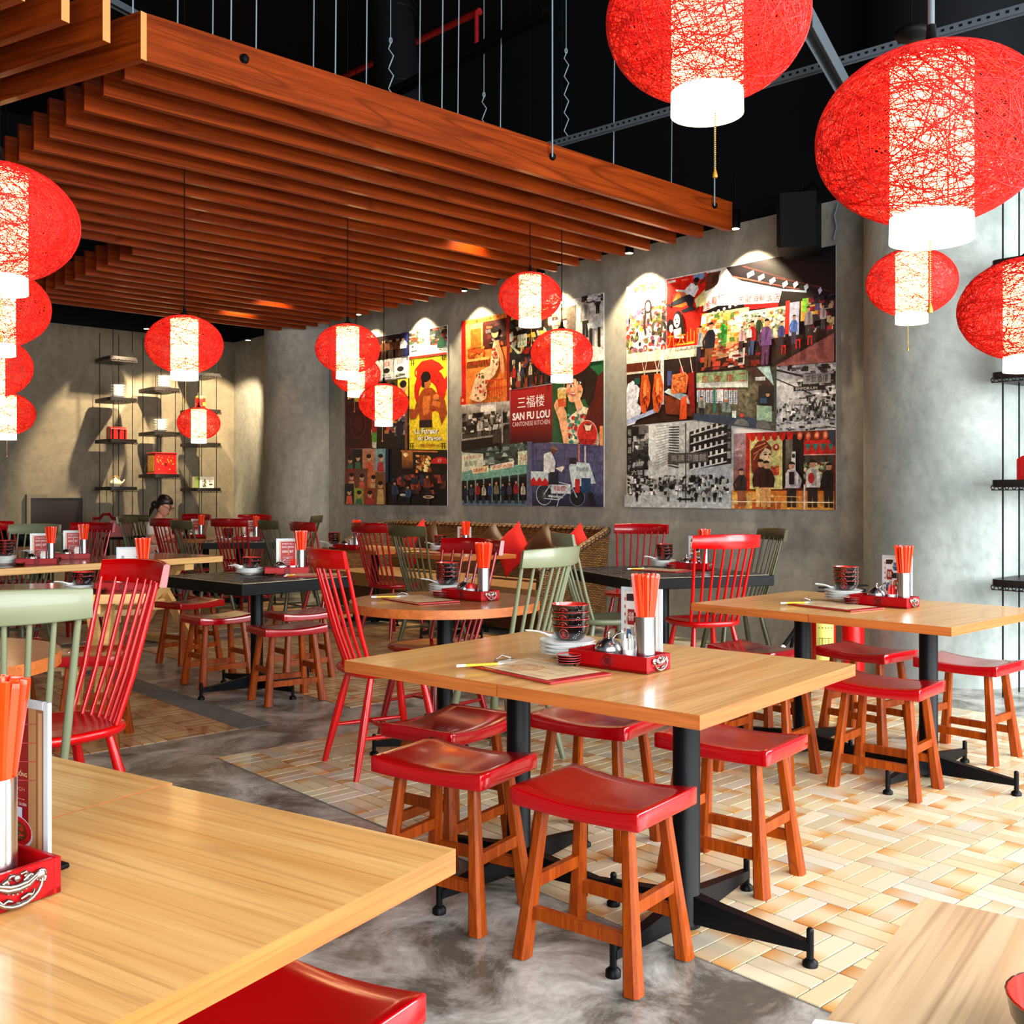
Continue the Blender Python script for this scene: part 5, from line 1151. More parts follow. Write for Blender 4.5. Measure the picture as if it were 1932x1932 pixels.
m_ = MB(); m_.lathe([(.14, 0), (.2, .05), (.2, .12), (.12, .17), (.04, .18)], 20, sx=1.6, sy=.8); tag(obj('bag', m_, 'matblack', None, dp(16, 10.6, .76)), 'black bag on a table at the far left edge', 'bag'); 
t = thing('side_table', 'dark side table carrying the black bag at the far left edge', 'table', dp(12, 10.6), .3); obj('table_top', MB().box((0, 0, .74), (.8, .6, .035)), 'dark_top', t)
for sx in (-1, 1):
    for sy in (-1, 1): obj('leg', MB().box((.36*sx, .26*sy, .36), (.04, .04, .72)), 'matblack', t)

# ------------------------------------------------------------------ the seated woman
def skin_mesh(name, joints, edges, mat, parent, sub=2, root=0):
    me = bpy.data.meshes.new(name); me.from_pydata([j[0] for j in joints], edges, []); me.materials.append(M[mat]); o = bpy.data.objects.new(name, me); C.objects.link(o); o.parent = parent
    o.modifiers.new('skin', 'SKIN'); sl = me.skin_vertices[0] if len(me.skin_vertices) else None
    if sl is None: return o
    for k, (p, r) in enumerate(joints):
        sl.data[k].radius = (r, r) if not isinstance(r, tuple) else r; sl.data[k].use_root = (k == root)
    s_ = o.modifiers.new('sub', 'SUBSURF'); s_.levels = sub; s_.render_levels = sub; o.modifiers['skin'].use_smooth_shade = True; return o
def woman(loc, rz):
    t = thing('person', 'seated woman with tied dark hair and glasses in a white T-shirt looking down', 'person', loc, rz)   # +x is where she faces
    J = []; E = []
    def j(p, r): J.append((p, r)); return len(J)-1
    pel = j((0, 0, .52), (.13, .105)); wa = j((.02, 0, .66), (.115, .085)); ch = j((.05, 0, .82), (.135, .095)); sh = j((.07, 0, .95), (.10, .07)); nk = j((.10, 0, 1.03), .045); hb = j((.125, 0, 1.09), .046)
    E += [(pel, wa), (wa, ch), (ch, sh), (sh, nk), (nk, hb)]
    hands = []
    for s_ in (-1, 1):
        a = j((.07, .15*s_, .93), .048); e = j((.12, .21*s_, .72), .037); wr = j((.33, .10*s_, .80), .024); hd = j((.38, .075*s_, .83), (.026, .018)); E += [(sh, a), (a, e), (e, wr), (wr, hd)]; hands.append((hd, s_))
        h = j((.05, .09*s_, .50), .085); kn = j((.44, .11*s_, .52), .058); an = j((.42, .11*s_, .10), .036); ft = j((.52, .12*s_, .04), .032); E += [(pel, h), (h, kn), (kn, an), (an, ft)]
    skin_mesh('body', J, E, 'skin', t)
    for hd, s_ in hands:
        c = Vector(J[hd][0])
        for f in range(4):
            y = (-.02+.0135*f); L = (.03, .036, .034, .026)[f]; m_ = MB(); p0 = c+Vector((.012, y, .006)); m_.tube([p0, p0+Vector((L*.6, 0, .008)), p0+Vector((L, 0, -.006)), p0+Vector((L*.95, 0, -.022))], [.0075, .007, .0065, .005], 6); obj('finger', m_, 'skin', t)
        m_ = MB(); m_.tube([c+Vector((-.005, -.022*s_, .0)), c+Vector((.018, -.036*s_, .008)), c+Vector((.034, -.034*s_, .004))], [.009, .008, .006], 6); obj('thumb', m_, 'skin', t)
    # head
    hc = Vector((.16, 0, 1.155)); Th = Matrix.Translation(hc) @ Matrix.Rotation(.42, 4, 'Y')
    m_ = MB(); rings = []
    for z, rx, ry, ox in ((-.11, .025, .028, .035), (-.098, .045, .042, .03), (-.075, .066, .056, .016), (-.045, .083, .066, .004), (-.01, .091, .072, -.002), (.03, .094, .074, -.006), (.07, .085, .07, -.01), (.1, .06, .052, -.012), (.116, .02, .02, -.012)):
        rings.append([(ox+rx*math.cos(2*PI*k/20), ry*math.sin(2*PI*k/20), z) for k in range(20)])
    m_.loft(rings, 0, True, True, T=Th); m_.loft([[(x, y*w_, z) for y in (-1, 1)]+[(x+.012, 0, z)] for x, w_, z in ((.086, .006, .012), (.094, .009, -.012), (.100, .014, -.028), (.086, .01, -.034))], 0, True, T=Th)
    for s_ in (-1, 1): m_.ball((-.002, .074*s_, -.012), .022, 8, T=Th, sc_=(.7, .3, 1.2))
    hd = obj('head', m_, 'skin', t)
    m_ = MB()
    for s_ in (-1, 1): m_.ball((.080, .03*s_, .004), .011, 8, T=Th, sc_=(.6, 1.2, .6))
    obj('eyes', m_, 'white', hd); m_ = MB(); m_.tube([(.078, -.02, -.062), (.088, 0, -.064), (.078, .02, -.062)], [.003, .006, .003], 6, T=Th); obj('lips', m_, 'dish_red', hd)
    m_ = MB()
    for s_ in (-1, 1):
        m_.tube([(.098, .032*s_+.024*math.cos(k*PI/6), .004+.018*math.sin(k*PI/6)) for k in range(12)], .0024, 5, closed=True, T=Th); m_.tube([(.095, .056*s_, .008), (.0, .078*s_, .01)], .0022, 5, T=Th)
    m_.tube([(.1, -.01, .006), (.1, .01, .006)], .002, 5, T=Th); obj('glasses', m_, 'matblack', t)
    m_ = MB(); rings = []
    for z, rx, ry, ox in ((-.06, .035, .064, -.06), (-.02, .066, .078, -.042), (.02, .084, .083, -.028), (.055, .098, .083, -.012), (.09, .088, .073, -.014), (.118, .058, .05, -.016), (.13, .015, .015, -.016)):
        rings.append([(ox+rx*math.cos(2*PI*k/20), ry*math.sin(2*PI*k/20), z) for k in range(20)])
    m_.loft(rings, 0, True, True, T=Th); m_.ball((-.118, 0, -.035), .045, 10, T=Th); m_.tube([(.06, -.05, .06), (.095, -.035, .035), (.105, -.045, -.01)], [.008, .006, .002], 5, T=Th); m_.tube([(-.12, 0, -.05), (-.13, .0, -.12), (-.12, 0, -.19)], [.03, .024, .008], 8, T=Th); obj('hair', m_, 'hair', t)
    # shirt: torso and short sleeves; jeans: hips and thighs
    J = [((0, 0, .54), (.142, .118)), ((.02, 0, .66), (.128, .1)), ((.05, 0, .82), (.148, .108)), ((.072, 0, .955), (.105, .078)), ((.09, 0, 1.0), (.06, .055))]; E = [(0, 1), (1, 2), (2, 3), (3, 4)]
    for s_ in (-1, 1): k = len(J); J += [((.07, .16*s_, .925), .062), ((.098, .19*s_, .80), .056)]; E += [(3, k), (k, k+1)]
    skin_mesh('shirt', J, E, 'shirt', t)
    J = [((0, 0, .53), (.15, .115))]; E = []
    for s_ in (-1, 1): k = len(J); J += [((.06, .095*s_, .50), .095), ((.44, .115*s_, .525), .07), ((.42, .115*s_, .3), .056), ((.42, .11*s_, .13), .05)]; E += [(0, k), (k, k+1), (k+1, k+2), (k+2, k+3)]
    skin_mesh('jeans', J, E, 'jeans', t)
    m_ = MB()
    for s_ in (-1, 1): m_.prism([(x+.47, y+.12*s_) for x, y in superell(.12, .05, 3)], 0, .05)
    bevel(obj('shoes', m_, 'matblack', t), .01)
    m_ = MB(); m_.box((.425, 0, .845), (.012, .075, .14)); o = tag(obj('phone', m_, 'matblack', None), "dark phone held in the woman's hands", 'phone'); o.location = loc; o.rotation_euler = (0, 0, rz)
PW = dp(286, 12.1); woman(PW, d(-8)); dup(CH['darkolive'], PW+Vector((-.02, -.0, 0)), d(-8), 'olive chair under the seated woman')

# ------------------------------------------------------------------ the three printed murals on the wall
NW = -BD
def mural(label, x0, x1, ytl, ytr, ybl, ybr):
    c = wp((x0+x1)/2, 950); t = thing('mural', label, 'mural', c-BD*.012); off = Vector(t.location)
    pts = [wp(x0, ytl), wp(x1, ytr), wp(x1, ybr), wp(x0, ybl)]; m_ = MB(); vs = [p-off-BD*.0065 for p in pts]+[p-off-BD*.0105 for p in pts]
    m_.add(vs, [(3, 2, 1, 0), (4, 5, 6, 7), (0, 1, 5, 4), (1, 2, 6, 5), (2, 3, 7, 6), (3, 0, 4, 7)]); obj('backing_board', m_, 'paper', t); return t, off
def pic(t, off, q, bg=(200, 200, 200)): return Pic(*[wp(x, y)-off-BD*.0125 for x, y in q], NW, bg)
GREY = [(20, 20, 20), (60, 60, 60), (110, 110, 110), (170, 170, 170), (220, 222, 222), (40, 40, 40), (238, 240, 240)]
DARK = [(16, 10, 10), (30, 18, 14), (46, 26, 18), (70, 36, 20), (20, 18, 26)]
# left mural
t, off = mural('left mural, a collage of night markets with a tall yellow poster at its right', 653, 845.5, 645.5, 613.5, 951.9, 953.7)
q = pic(t, off, [(653, 645.5), (774, 626.5), (774, 671), (653, 690)], (40, 24, 18))
for k in range(8): q.person(.08+.11*k, .98, .8, .5, (120, 70, 36), (60, 34, 20))
q.rect(.9, 0, 1, 1, (26, 34, 90)).person(.93, 1, .8, .4, (210, 210, 214)); q.build(t, mat='photo')
q = pic(t, off, [(774, 626.5), (845.5, 613.5), (845.5, 668.5), (774, 677.5)], (236, 232, 220)); q.scatter(0, 0, .4, .55, [(60, 90, 60), (200, 190, 160), (40, 60, 50), (150, 60, 40), (240, 236, 220)], 60, (.06, .16), (.06, .14), 3).scatter(.55, .02, 1, .6, [(30, 60, 46), (20, 40, 36), (150, 60, 40), (200, 190, 150), (40, 50, 44)], 60, (.06, .16), (.06, .16), 4)
q.poly([(.4, .45), (.5, .45), (.8, 1), (.1, 1)], (250, 248, 240)).rect(.75, .5, .98, .74, (20, 70, 50)).rect(.05, .5, .22, .72, (200, 214, 206)).rect(.07, .54, .13, .62, (40, 60, 60)).rect(0, .93, 1, 1, (190, 40, 24)).rect(.8, .8, 1, .83, (20, 30, 26)); q.build(t, mat='photo')
q = pic(t, off, [(653, 690), (774, 671), (774, 713), (653, 727)], (214, 214, 208)); q.rect(.02, 0, .1, 1, (130, 50, 40)); 
for k in range(4): q.rect(.16+.21*k, .06, .34+.21*k, .95, (236, 236, 230)).text('電影戲院'[k], .2+.21*k, .1, .3+.21*k, .34, (190, 40, 40)).ell(.25+.21*k, .55, .05, .12, (40, 40, 40)); q.scatter(.18+.21*k, .72, .32+.21*k, .9, GREY, 10, (.06, .14), (.02, .03), k)
q.build(t, mat='photo')
q = pic(t, off, [(653, 727), (774, 713), (774, 748), (653, 760)], (40, 26, 24))
for k, c in enumerate(((60, 30, 30), (206, 190, 60), (200, 60, 90), (90, 40, 36), (70, 56, 24), (216, 200, 70))): q.rect(k/6, 0, (k+1)/6-.01, 1, c).ell((k+.5)/6, .55, .045, .28, (206, 150, 110)).ell((k+.5)/6, .3, .05, .2, (20, 16, 16))
q.build(t, mat='photo')
q = pic(t, off, [(653, 760), (702, 756), (702, 846), (653, 848)], (84, 12, 12)); q.rect(.05, .05, .95, .95, (64, 8, 8)).ring(.5, .45, .3, .34, .1, (110, 34, 20)).text('福', .35, .3, .65, .6, (110, 34, 20)); q.build(t, mat='photo')
q = pic(t, off, [(702, 756), (774, 748), (774, 849), (702, 847)], (30, 18, 16)); q.scatter(0, .25, 1, .75, [(170, 60, 40), (214, 140, 80), (60, 30, 26), (30, 30, 46), (90, 90, 110), (190, 170, 150)], 70, (.06, .14), (.04, .1), 5).rect(.02, .2, .16, .66, (170, 36, 26)).rect(.02, .66, .16, .86, (90, 150, 60)).rect(.03, .86, .15, .98, (220, 216, 200)).person(.75, .95, .6, .9, (40, 36, 50)).rect(.9, 0, .96, 1, (120, 76, 60)); q.build(t, mat='photo')
q = pic(t, off, [(774, 677.5), (845.5, 668.5), (845.5, 849), (774, 848)], (238, 210, 40))
q.ell(.55, .36, .42, .24, (186, 28, 16), 24).ell(.5, .40, .24, .13, (238, 210, 40), 20).poly([(.2, .1), (.34, .04), (.6, .03), (.8, .08), (.92, .14), (.78, .17), (.6, .12), (.4, .14), (.3, .22), (.2, .24)], (196, 34, 18)).ring(.24, .16, .1, .06, .35, (196, 34, 18)).poly([(.85, .3), (1, .22), (1, .34), (.9, .5)], (196, 34, 18))
q.poly([(.34, .36), (.46, .33), (.62, .34), (.78, .42), (.95, .48), (1, .62), (.86, .74), (.78, .6), (.62, .56), (.6, .74), (.3, .74), (.26, .6), (.18, .66), (.02, .67), (-.0, .55), (.14, .56), (.24, .44)], (156, 66, 24)).poly([(.4, .42), (.58, .42), (.54, .6), (.4, .64), (.36, .52)], (206, 112, 44)).poly([(.64, .46), (.84, .5), (.8, .56), (.6, .52)], (196, 104, 44)).ell(.47, .27, .1, .075, (186, 104, 54), 14).ell(.45, .215, .13, .06, (24, 14, 12), 12).poly([(.34, .22), (.4, .22), (.42, .33), (.34, .32)], (24, 14, 12)).rect(.28, .68, .62, .76, (30, 16, 14)).ell(.72, .44, .08, .035, (206, 124, 60), 10)
for x0, y0 in ((.02, .02), (.84, .0), (.0, .93), (.84, .93)): q.rect(x0, y0, x0+.15, y0+.008, (20, 20, 20)).rect(x0, y0+.03, x0+.15, y0+.036, (20, 20, 20)).rect(x0+.04, y0-.0, x0+.06, y0+.06, (20, 20, 20)).rect(x0+.1, y0, x0+.12, y0+.06, (20, 20, 20))
q.text('La Fureur', .19, .775, .81, .835, (50, 20, 14), .03).text('La Fureur', .17, .77, .79, .83, (250, 248, 236), .03).text('du Dragon', .27, .855, .89, .92, (50, 20, 14), .03).text('du Dragon', .25, .85, .87, .915, (250, 248, 236), .03).text('CHUCK NORRIS', .33, .942, .7, .962, (190, 40, 20), .02).text('1974', .44, .97, .56, .982, (40, 30, 20)); q.build(t, mat='photo')
q = pic(t, off, [(653, 848), (731, 846.5), (731, 952.6), (653, 951.9)], (60, 26, 20)); r_ = R(5)
for (u_0, v_0, w_, h_, c) in ((0, 0, .25, .5, (80, 30, 26)), (.2, -.0, .25, .4, (24, 20, 18)), (.43, 0, .32, .42, (196, 130, 100)), (.74, 0, .26, .42, (130, 170, 180)), (.02, .35, .3, .38, (130, 40, 30)), (.28, .35, .3, .42, (110, 70, 50)), (.56, .4, .3, .36, (196, 110, 60)), (0, .62, .24, .38, (30, 22, 20)), (.24, .7, .25, .3, (150, 160, 60)), (.48, .7, .3, .3, (150, 60, 36)), (.76, .42, .24, .58, (120, 76, 40))):
    q.rect(max(0, u_0), v_0, min(1, u_0+w_), min(1, v_0+h_), c); cx_, cy_ = u_0+w_/2, v_0+h_*.4; q.ell(cx_, cy_, .055, .06, (214, 160, 120), 8).ell(cx_, cy_-.04, .06, .04, (24, 16, 14), 8).poly([(cx_-.09, v_0+h_*.98), (cx_-.06, cy_+.07), (cx_+.06, cy_+.07), (cx_+.09, v_0+h_*.98)], r_.choice([(214, 90, 60), (206, 170, 110), (60, 110, 80), (180, 50, 60)]))
q.build(t, mat='photo')
q = pic(t, off, [(731, 846.5), (845.5, 849), (845.5, 953.7), (731, 952.6)], (16, 12, 14)); q.rect(.25, .02, .85, .05, (190, 110, 50)).grad(.27, .05, .45, .35, (196, 120, 50), (70, 36, 20)).ell(.33, .1, .04, .04, (255, 230, 170), 10).scatter(.5, .1, .75, .42, [(255, 220, 150), (220, 120, 50), (250, 180, 90), (120, 50, 24), (40, 20, 14)], 60, (.03, .07), (.03, .08), 6).ell(.9, .25, .16, .12, (186, 24, 22), 12, PI, 2*PI).text('B', .86, .16, .92, .22, (220, 150, 150)).scatter(.02, .45, 1, .8, [(30, 20, 20), (90, 40, 26), (30, 40, 66), (16, 14, 18), (150, 60, 40)], 70, (.04, .1), (.05, .12), 7)
q.person(.15, .98, .4, .9, (40, 60, 92)).person(.38, 1, .35, .9, (50, 80, 120)).person(.7, .85, .4, .9, (120, 50, 30)).ell(.72, .85, .09, .03, (196, 180, 150)).ell(.72, .85, .05, .015, (120, 60, 40)).ell(.3, .82, .05, .025, (200, 200, 196)).rect(.7, .88, .74, 1, (60, 40, 30)).rect(0, 0, .05, .6, (24, 40, 76)); q.build(t, mat='photo')
# middle mural
t, off = mural('middle mural with the dark red shop sign and a smiling woman on green', 872.5, 1141, 606.5, 552, 952.6, 956)
q = pic(t, off, [(872.4, 606.5), (963, 588.5), (963.5, 756.5), (873, 764)], (226, 122, 50)); q.rect(0, 0, .09, 1, (190, 20, 16)).rect(.94, 0, 1, 1, (150, 24, 16)).grad(.09, .06, .5, .5, (240, 170, 90), (226, 120, 50)).rect(.2, .12, .42, .35, (214, 90, 30)).rect(.46, .06, .94, .38, (70, 26, 20)).scatter(.5, .1, .92, .36, [(90, 40, 40), (190, 80, 40), (130, 120, 110), (40, 20, 20)], 26, (.06, .16), (.02, .06), 3).text('廣生行有限公司', .3, .015, .8, .05, (120, 60, 20))
q.scatter(.14, .34, .5, .47, [(206, 70, 20), (230, 120, 40), (160, 60, 24), (120, 90, 30)], 30, (.05, .12), (.02, .05), 4, 'e').rect(.12, .47, .6, .5, (240, 170, 90)).rect(.12, .51, .62, .55, (150, 60, 24))
for k in range(9): q.rect(.14+.05*k, .5, .15+.05*k, .55, (90, 36, 14))
q.poly([(.18, .94), (.3, .72), (.42, .62), (.62, .58), (.66, .4), (.7, .3), (.8, .3), (.82, .42), (.78, .62), (.7, .7), (.58, .76), (.54, .95), (.4, .99)], (238, 200, 160)).scatter(.3, .65, .56, .95, [(190, 50, 30), (90, 110, 60), (226, 150, 110)], 26, (.03, .07), (.02, .04), 5, 'e').scatter(.66, .34, .78, .62, [(190, 50, 30), (160, 90, 60)], 14, (.03, .06), (.02, .04), 6, 'e')
q.poly([(.72, .3), (.8, .3), (.9, .5), (.92, .68), (.86, .68), (.82, .5)], (226, 150, 100)).ell(.73, .22, .07, .05, (226, 160, 110)).ell(.73, .175, .085, .04, (24, 14, 12)).rect(.52, .74, .9, .76, (206, 70, 24))
for k in range(7): q.rect(.56+.05*k, .75, .575+.05*k, .94, (206, 66, 20))
q.rect(.54, .84, .9, .855, (206, 66, 20)).rect(.0, .9, .1, 1, (196, 30, 20)).ell(.05, .95, .03, .02, (240, 150, 90)); q.build(t, mat='photo')
q = pic(t, off, [(963, 588.5), (1043, 572), (1043.5, 723), (963.5, 736)], (24, 20, 18)); q.scatter(0, 0, 1, .6, [(20, 20, 22), (60, 40, 24), (196, 150, 60), (120, 24, 24), (190, 190, 170), (40, 60, 60), (30, 24, 22)], 110, (.05, .14), (.03, .12), 8).rect(.2, .32, .42, .48, (196, 206, 180)).text('1164', .22, .36, .4, .41, (60, 40, 34)).text('大新', .24, .42, .38, .47, (60, 60, 50)).poly([(0, .42), (.08, .44), (.28, .56), (.2, .56)], (190, 200, 170)).scatter(0, .62, 1, 1, [(20, 16, 16), (150, 60, 40), (60, 70, 110), (206, 190, 160), (80, 50, 30)], 90, (.04, .1), (.06, .16), 9)
for k in range(5): q.person(.12+.2*k, .98, .3, .9, [(190, 40, 36), (40, 50, 80), (206, 190, 160), (60, 30, 26), (206, 150, 60)][k])
q.build(t, mat='photo')
q = pic(t, off, [(1043, 572), (1140.5, 552), (1141, 680), (1043.5, 693)], (196, 196, 190)); q.scatter(0, .1, .45, .75, [(226, 214, 190), (240, 236, 224), (170, 140, 110), (90, 70, 60)], 60, (.06, .2), (.05, .14), 10).poly([(.3, .12), (.48, .1), (.46, .6), (.3, .6)], (110, 96, 86)).person(.66, .62, .6, .9, (150, 150, 146), (20, 20, 22)).person(.9, .3, .32, 1, (40, 40, 42), (20, 20, 20)).poly([(.7, .42), (1, .38), (1, .5), (.72, .52)], (196, 206, 210)).rect(.74, .5, .8, .84, (24, 24, 26)).rect(.9, .5, .95, .8, (24, 24, 26)).ell(.62, .8, .16, .15, (26, 22, 20)).ell(.82, .92, .22, .14, (206, 208, 208)).scatter(.6, 0, 1, .12, GREY, 20, (.06, .15), (.04, .08), 11); q.build(t, mat='photo')
q = pic(t, off, [(873, 764), (963.5, 756.5), (964.5, 838), (873.5, 851.5)], (60, 52, 44)); q.grad(0, 0, 1, .25, (206, 200, 190), (120, 112, 104)).rect(.4, .04, .72, .28, (240, 238, 230)).scatter(0, .2, 1, .62, [(30, 24, 20), (70, 62, 54), (130, 124, 114), (206, 200, 190), (20, 16, 14)], 110, (.04, .12), (.05, .16), 12).person(.38, .78, .42, .9, (206, 204, 196), (90, 84, 78)).person(.6, .74, .26, .8, (190, 186, 180), (90, 84, 78)).rect(0, .74, .7, .78, (150, 144, 134)).rect(0, .78, .78, 1, (24, 18, 15)).rect(.84, .1, .87, .95, (170, 164, 156)).rect(.85, .5, 1, .53, (150, 144, 136)).poly([(.66, .76), (.74, .68), (.82, .76), (.82, .94), (.66, .94)], (60, 52, 44)); q.build(t, mat='photo')
q = pic(t, off, [(964.5, 736), (1043.5, 725), (1044, 834.5), (964.5, 838.5)], (150, 10, 20)); q.grad(0, 0, 1, 1, (176, 14, 24), (90, 6, 12)).grad(0, .55, 1, 1, (140, 8, 18), (56, 2, 6)); q.text('三福楼', .18, .15, .82, .36, (255, 255, 255), .01).text('SAN FU LOU', .055, .43, .945, .57, (255, 255, 255), .035).text('CANTONESE KITCHEN', .055, .60, .945, .68, (244, 226, 222)); q.build(t, 'sign_panel')
q = pic(t, off, [(1043.5, 693), (1141, 680), (1141, 841), (1044, 835)], (24, 84, 50)); q.dv = .07; q.ell(.58, .18, .34, .20, (30, 18, 16), 20).ell(.8, .3, .16, .2, (30, 18, 16), 16).poly([(.2, .72), (.36, .58), (.6, .46), (.86, .52), (.95, .8), (.9, 1), (.26, 1)], (240, 226, 196)).scatter(.3, .55, .78, .97, [(190, 40, 36), (30, 120, 106), (60, 150, 130), (206, 60, 50), (238, 222, 190)], 60, (.05, .1), (.04, .07), 13, 'e')
q.poly([(.42, .36), (.54, .34), (.62, .46), (.5, .52)], (240, 176, 130)).ell(.45, .24, .165, .165, (244, 184, 138), 20).ell(.4, .36, .07, .05, (244, 184, 138), 12).poly([(.28, .12), (.4, .04), (.62, .1), (.64, .3), (.58, .2), (.46, .11)], (30, 18, 16)).ell(.38, .2, .045, .016, (250, 244, 236), 10).ell(.385, .2, .02, .016, (30, 18, 14), 8).ell(.54, .17, .04, .015, (250, 244, 236), 10).ell(.54, .17, .018, .015, (30, 18, 14), 8).line([(.32, .175), (.39, .155), (.44, .17)], .012, (60, 30, 20)).line([(.49, .145), (.55, .125), (.6, .145)], .012, (60, 30, 20)).line([(.46, .2), (.475, .25), (.45, .265)], .008, (214, 130, 90)).ell(.43, .305, .06, .018, (196, 24, 30), 12).ell(.43, .3, .045, .008, (250, 240, 232), 10).ell(.34, .26, .045, .03, (238, 140, 110), 10).ell(.56, .24, .045, .03, (238, 140, 110), 10)
q.poly([(.04, .44), (.1, .36), (.2, .4), (.3, .54), (.34, .95), (.24, .98), (.14, .62)], (240, 178, 130)).poly([(.12, .24), (.3, .22), (.29, .46), (.13, .47)], (236, 200, 110)).poly([(.125, .36), (.295, .35), (.29, .455), (.135, .465)], (216, 80, 40)).ell(.21, .23, .09, .02, (250, 236, 190), 12).poly([(.9, .12), (1, .05), (1, .7), (.8, .9), (.6, .75), (.72, .5), (.82, .38)], (84, 14, 16)).ell(.7, .8, .2, .17, (206, 40, 34), 22).ring(.7, .8, .2, .17, .06, (240, 190, 160)).text('SIPOPURBEES', .54, .86, .9, .93, (110, 16, 16)).ell(.72, .72, .09, .05, (110, 24, 24), 12).poly([(.64, .68), (.74, .7), (.8, .67), (.76, .76), (.68, .76)], (238, 214, 190)).rect(.94, .7, 1, 1, (236, 150, 90)); q.build(t, mat='photo')
q = pic(t, off, [(873.5, 851.5), (998, 833), (998, 954), (874, 952.6)], (60, 70, 66)); q.scatter(.3, 0, 1, .3, [(60, 72, 70), (110, 130, 120), (170, 180, 166), (30, 36, 36)], 60, (.04, .12), (.04, .12), 14).poly([(0, .02), (.34, .1), (.34, .34), (0, .4)], (206, 216, 190)).text('中華百貨公司', .02, .1, .3, .16, (190, 70, 50)).text('金飛鴻', .04, .2, .24, .29, (80, 110, 90)).poly([(0, .4), (.34, .36), (1, .34), (1, .5), (0, .56)], (110, 170, 156)).poly([(.16, .34), (.42, .31), (.42, .42), (.17, .44)], (238, 220, 170)).text('金鑽茶樓冰室', .18, .345, .4, .41, (186, 40, 24)).poly([(.45, .32), (.8, .28), (.8, .38), (.45, .41)], (236, 224, 200)).text('天記冰室', .48, .315, .78, .385, (186, 40, 24)).rect(.86, .14, 1, .36, (206, 220, 190)).text('米酒', .89, .2, .98, .3, (186, 60, 40)).rect(0, .55, 1, .92, (24, 20, 22)).rect(0, .92, 1, 1, (90, 116, 136))
for k in range(8): q.rect(.08+.13*k, .44, .1+.13*k, .94, (120, 150, 140))
for k in range(10): q.person(.06+.1*k, .97, .34+.02*(k % 3), .62, [(30, 36, 56), (60, 60, 80), (150, 40, 40), (190, 180, 160), (40, 60, 110), (120, 110, 90)][k % 6], (30, 30, 44))
q.build(t, mat='photo')
q = pic(t, off, [(998, 833), (1141, 841), (1141, 956), (998, 954)], (84, 84, 120))
for k in range(6):
    q.line([(.06, .12+.17*k), (1, .1+.17*k)], .006, (56, 56, 84))
    for j in range(5): q.line([(.12+.19*j+.08*(k % 2), .12+.17*k), (.12+.19*j+.08*(k % 2), .28+.17*k)], .005, (56, 56, 84))
q.rect(0, 0, .07, 1, (90, 92, 124)).grad(.07, .8, 1, 1, (60, 60, 92), (36, 36, 60)).ring(.24, .82, .115, .17, .08, (190, 200, 206)).ring(.68, .86, .1, .14, .08, (120, 130, 140)).ell(.24, .82, .1, .15, (30, 32, 44)).ell(.68, .86, .09, .12, (30, 32, 44))
for k in range(8): a_ = k*PI/8; q.line([(.24-.1*math.cos(a_), .82-.15*math.sin(a_)), (.24+.1*math.cos(a_), .82+.15*math.sin(a_))], .003, (130, 136, 146))
q.line([(.24, .82), (.36, .6), (.6, .66)], .014, (190, 206, 210)).line([(.36, .6), (.44, .9), (.24, .88)], .014, (190, 206, 210)).line([(.44, .9), (.62, .7), (.68, .86)], .016, (190, 206, 210)).line([(.3, .84), (.5, .86)], .03, (190, 206, 210)).line([(.44, .9), (.42, 1)], .012, (190, 206, 210))
q.rect(.06, .46, .3, .68, (196, 216, 222)).poly([(.06, .6), (.1, .55), (.14, .62), (.18, .54), (.22, .62), (.26, .55), (.3, .62), (.3, .68), (.06, .68)], (190, 30, 34)).poly([(.24, .18), (.34, .14), (.4, .3), (.38, .5), (.24, .46)], (214, 220, 226)).ell(.37, .12, .035, .06, (96, 56, 40)).poly([(.33, .09), (.37, .04), (.42, .08), (.44, .12)], (150, 110, 90)).rect(.32, .46, .44, .66, (36, 36, 46)).poly([(.4, .4), (.5, .36), (.52, .38), (.48, .46)], (226, 216, 206)).rect(.34, .66, .6, .8, (196, 210, 214)).text('糕雪', .38, .675, .54, .765, (190, 30, 30)).poly([(.58, .36), (.62, .28), (.84, .3), (.92, .62), (.62, .7)], (196, 216, 220)).text('香山粥粉', .67, .36, .83, .43, (40, 50, 56)).rect(.74, .54, .86, .78, (30, 66, 100)).rect(.66, .56, .72, .78, (186, 40, 40)).poly([(.82, .78), (.88, .76), (.92, 1), (.86, 1)], (24, 24, 34)).rect(.7, 0, .72, .28, (200, 120, 110)).rect(.78, .02, .8, .3, (206, 200, 196)).rect(.59, .22, .68, .32, (40, 36, 40)); q.build(t, mat='photo')
# right mural
t, off = mural('largest mural at the right with the night food stalls and black and white streets', 1183.5, 1578.5, 542, 462.5, 956.2, 962.4)
q = pic(t, off, [(1183.3, 542), (1258.5, 527.6), (1259, 659), (1184, 668)], (246, 242, 230)); q.scatter(.0, .35, 1, 1, [(240, 220, 206), (206, 120, 110), (110, 120, 60), (60, 50, 60), (190, 160, 60), (150, 90, 120), (250, 240, 230), (206, 60, 50)], 190, (.05, .13), (.04, .1), 15, 'e').scatter(.2, 0, .9, .1, [(206, 100, 50), (230, 190, 60), (110, 60, 50)], 30, (.05, .12), (.02, .05), 16, 'e').ell(.56, .34, .09, .1, (40, 30, 34), 12).ell(.56, .35, .06, .07, (236, 206, 190), 12).line([(.5, .4), (.46, .6), (.5, .75)], .05, (60, 46, 50)).line([(.62, .4), (.64, .55)], .04, (60, 46, 50)).ring(.78, .66, .14, .1, .3, (90, 80, 40)).rect(.9, 0, .99, .3, (170, 170, 190)).scatter(.9, .3, 1, .9, [(170, 80, 50), (60, 60, 60), (190, 190, 180)], 24, (.04, .1), (.04, .09), 17); q.build(t, mat='photo')
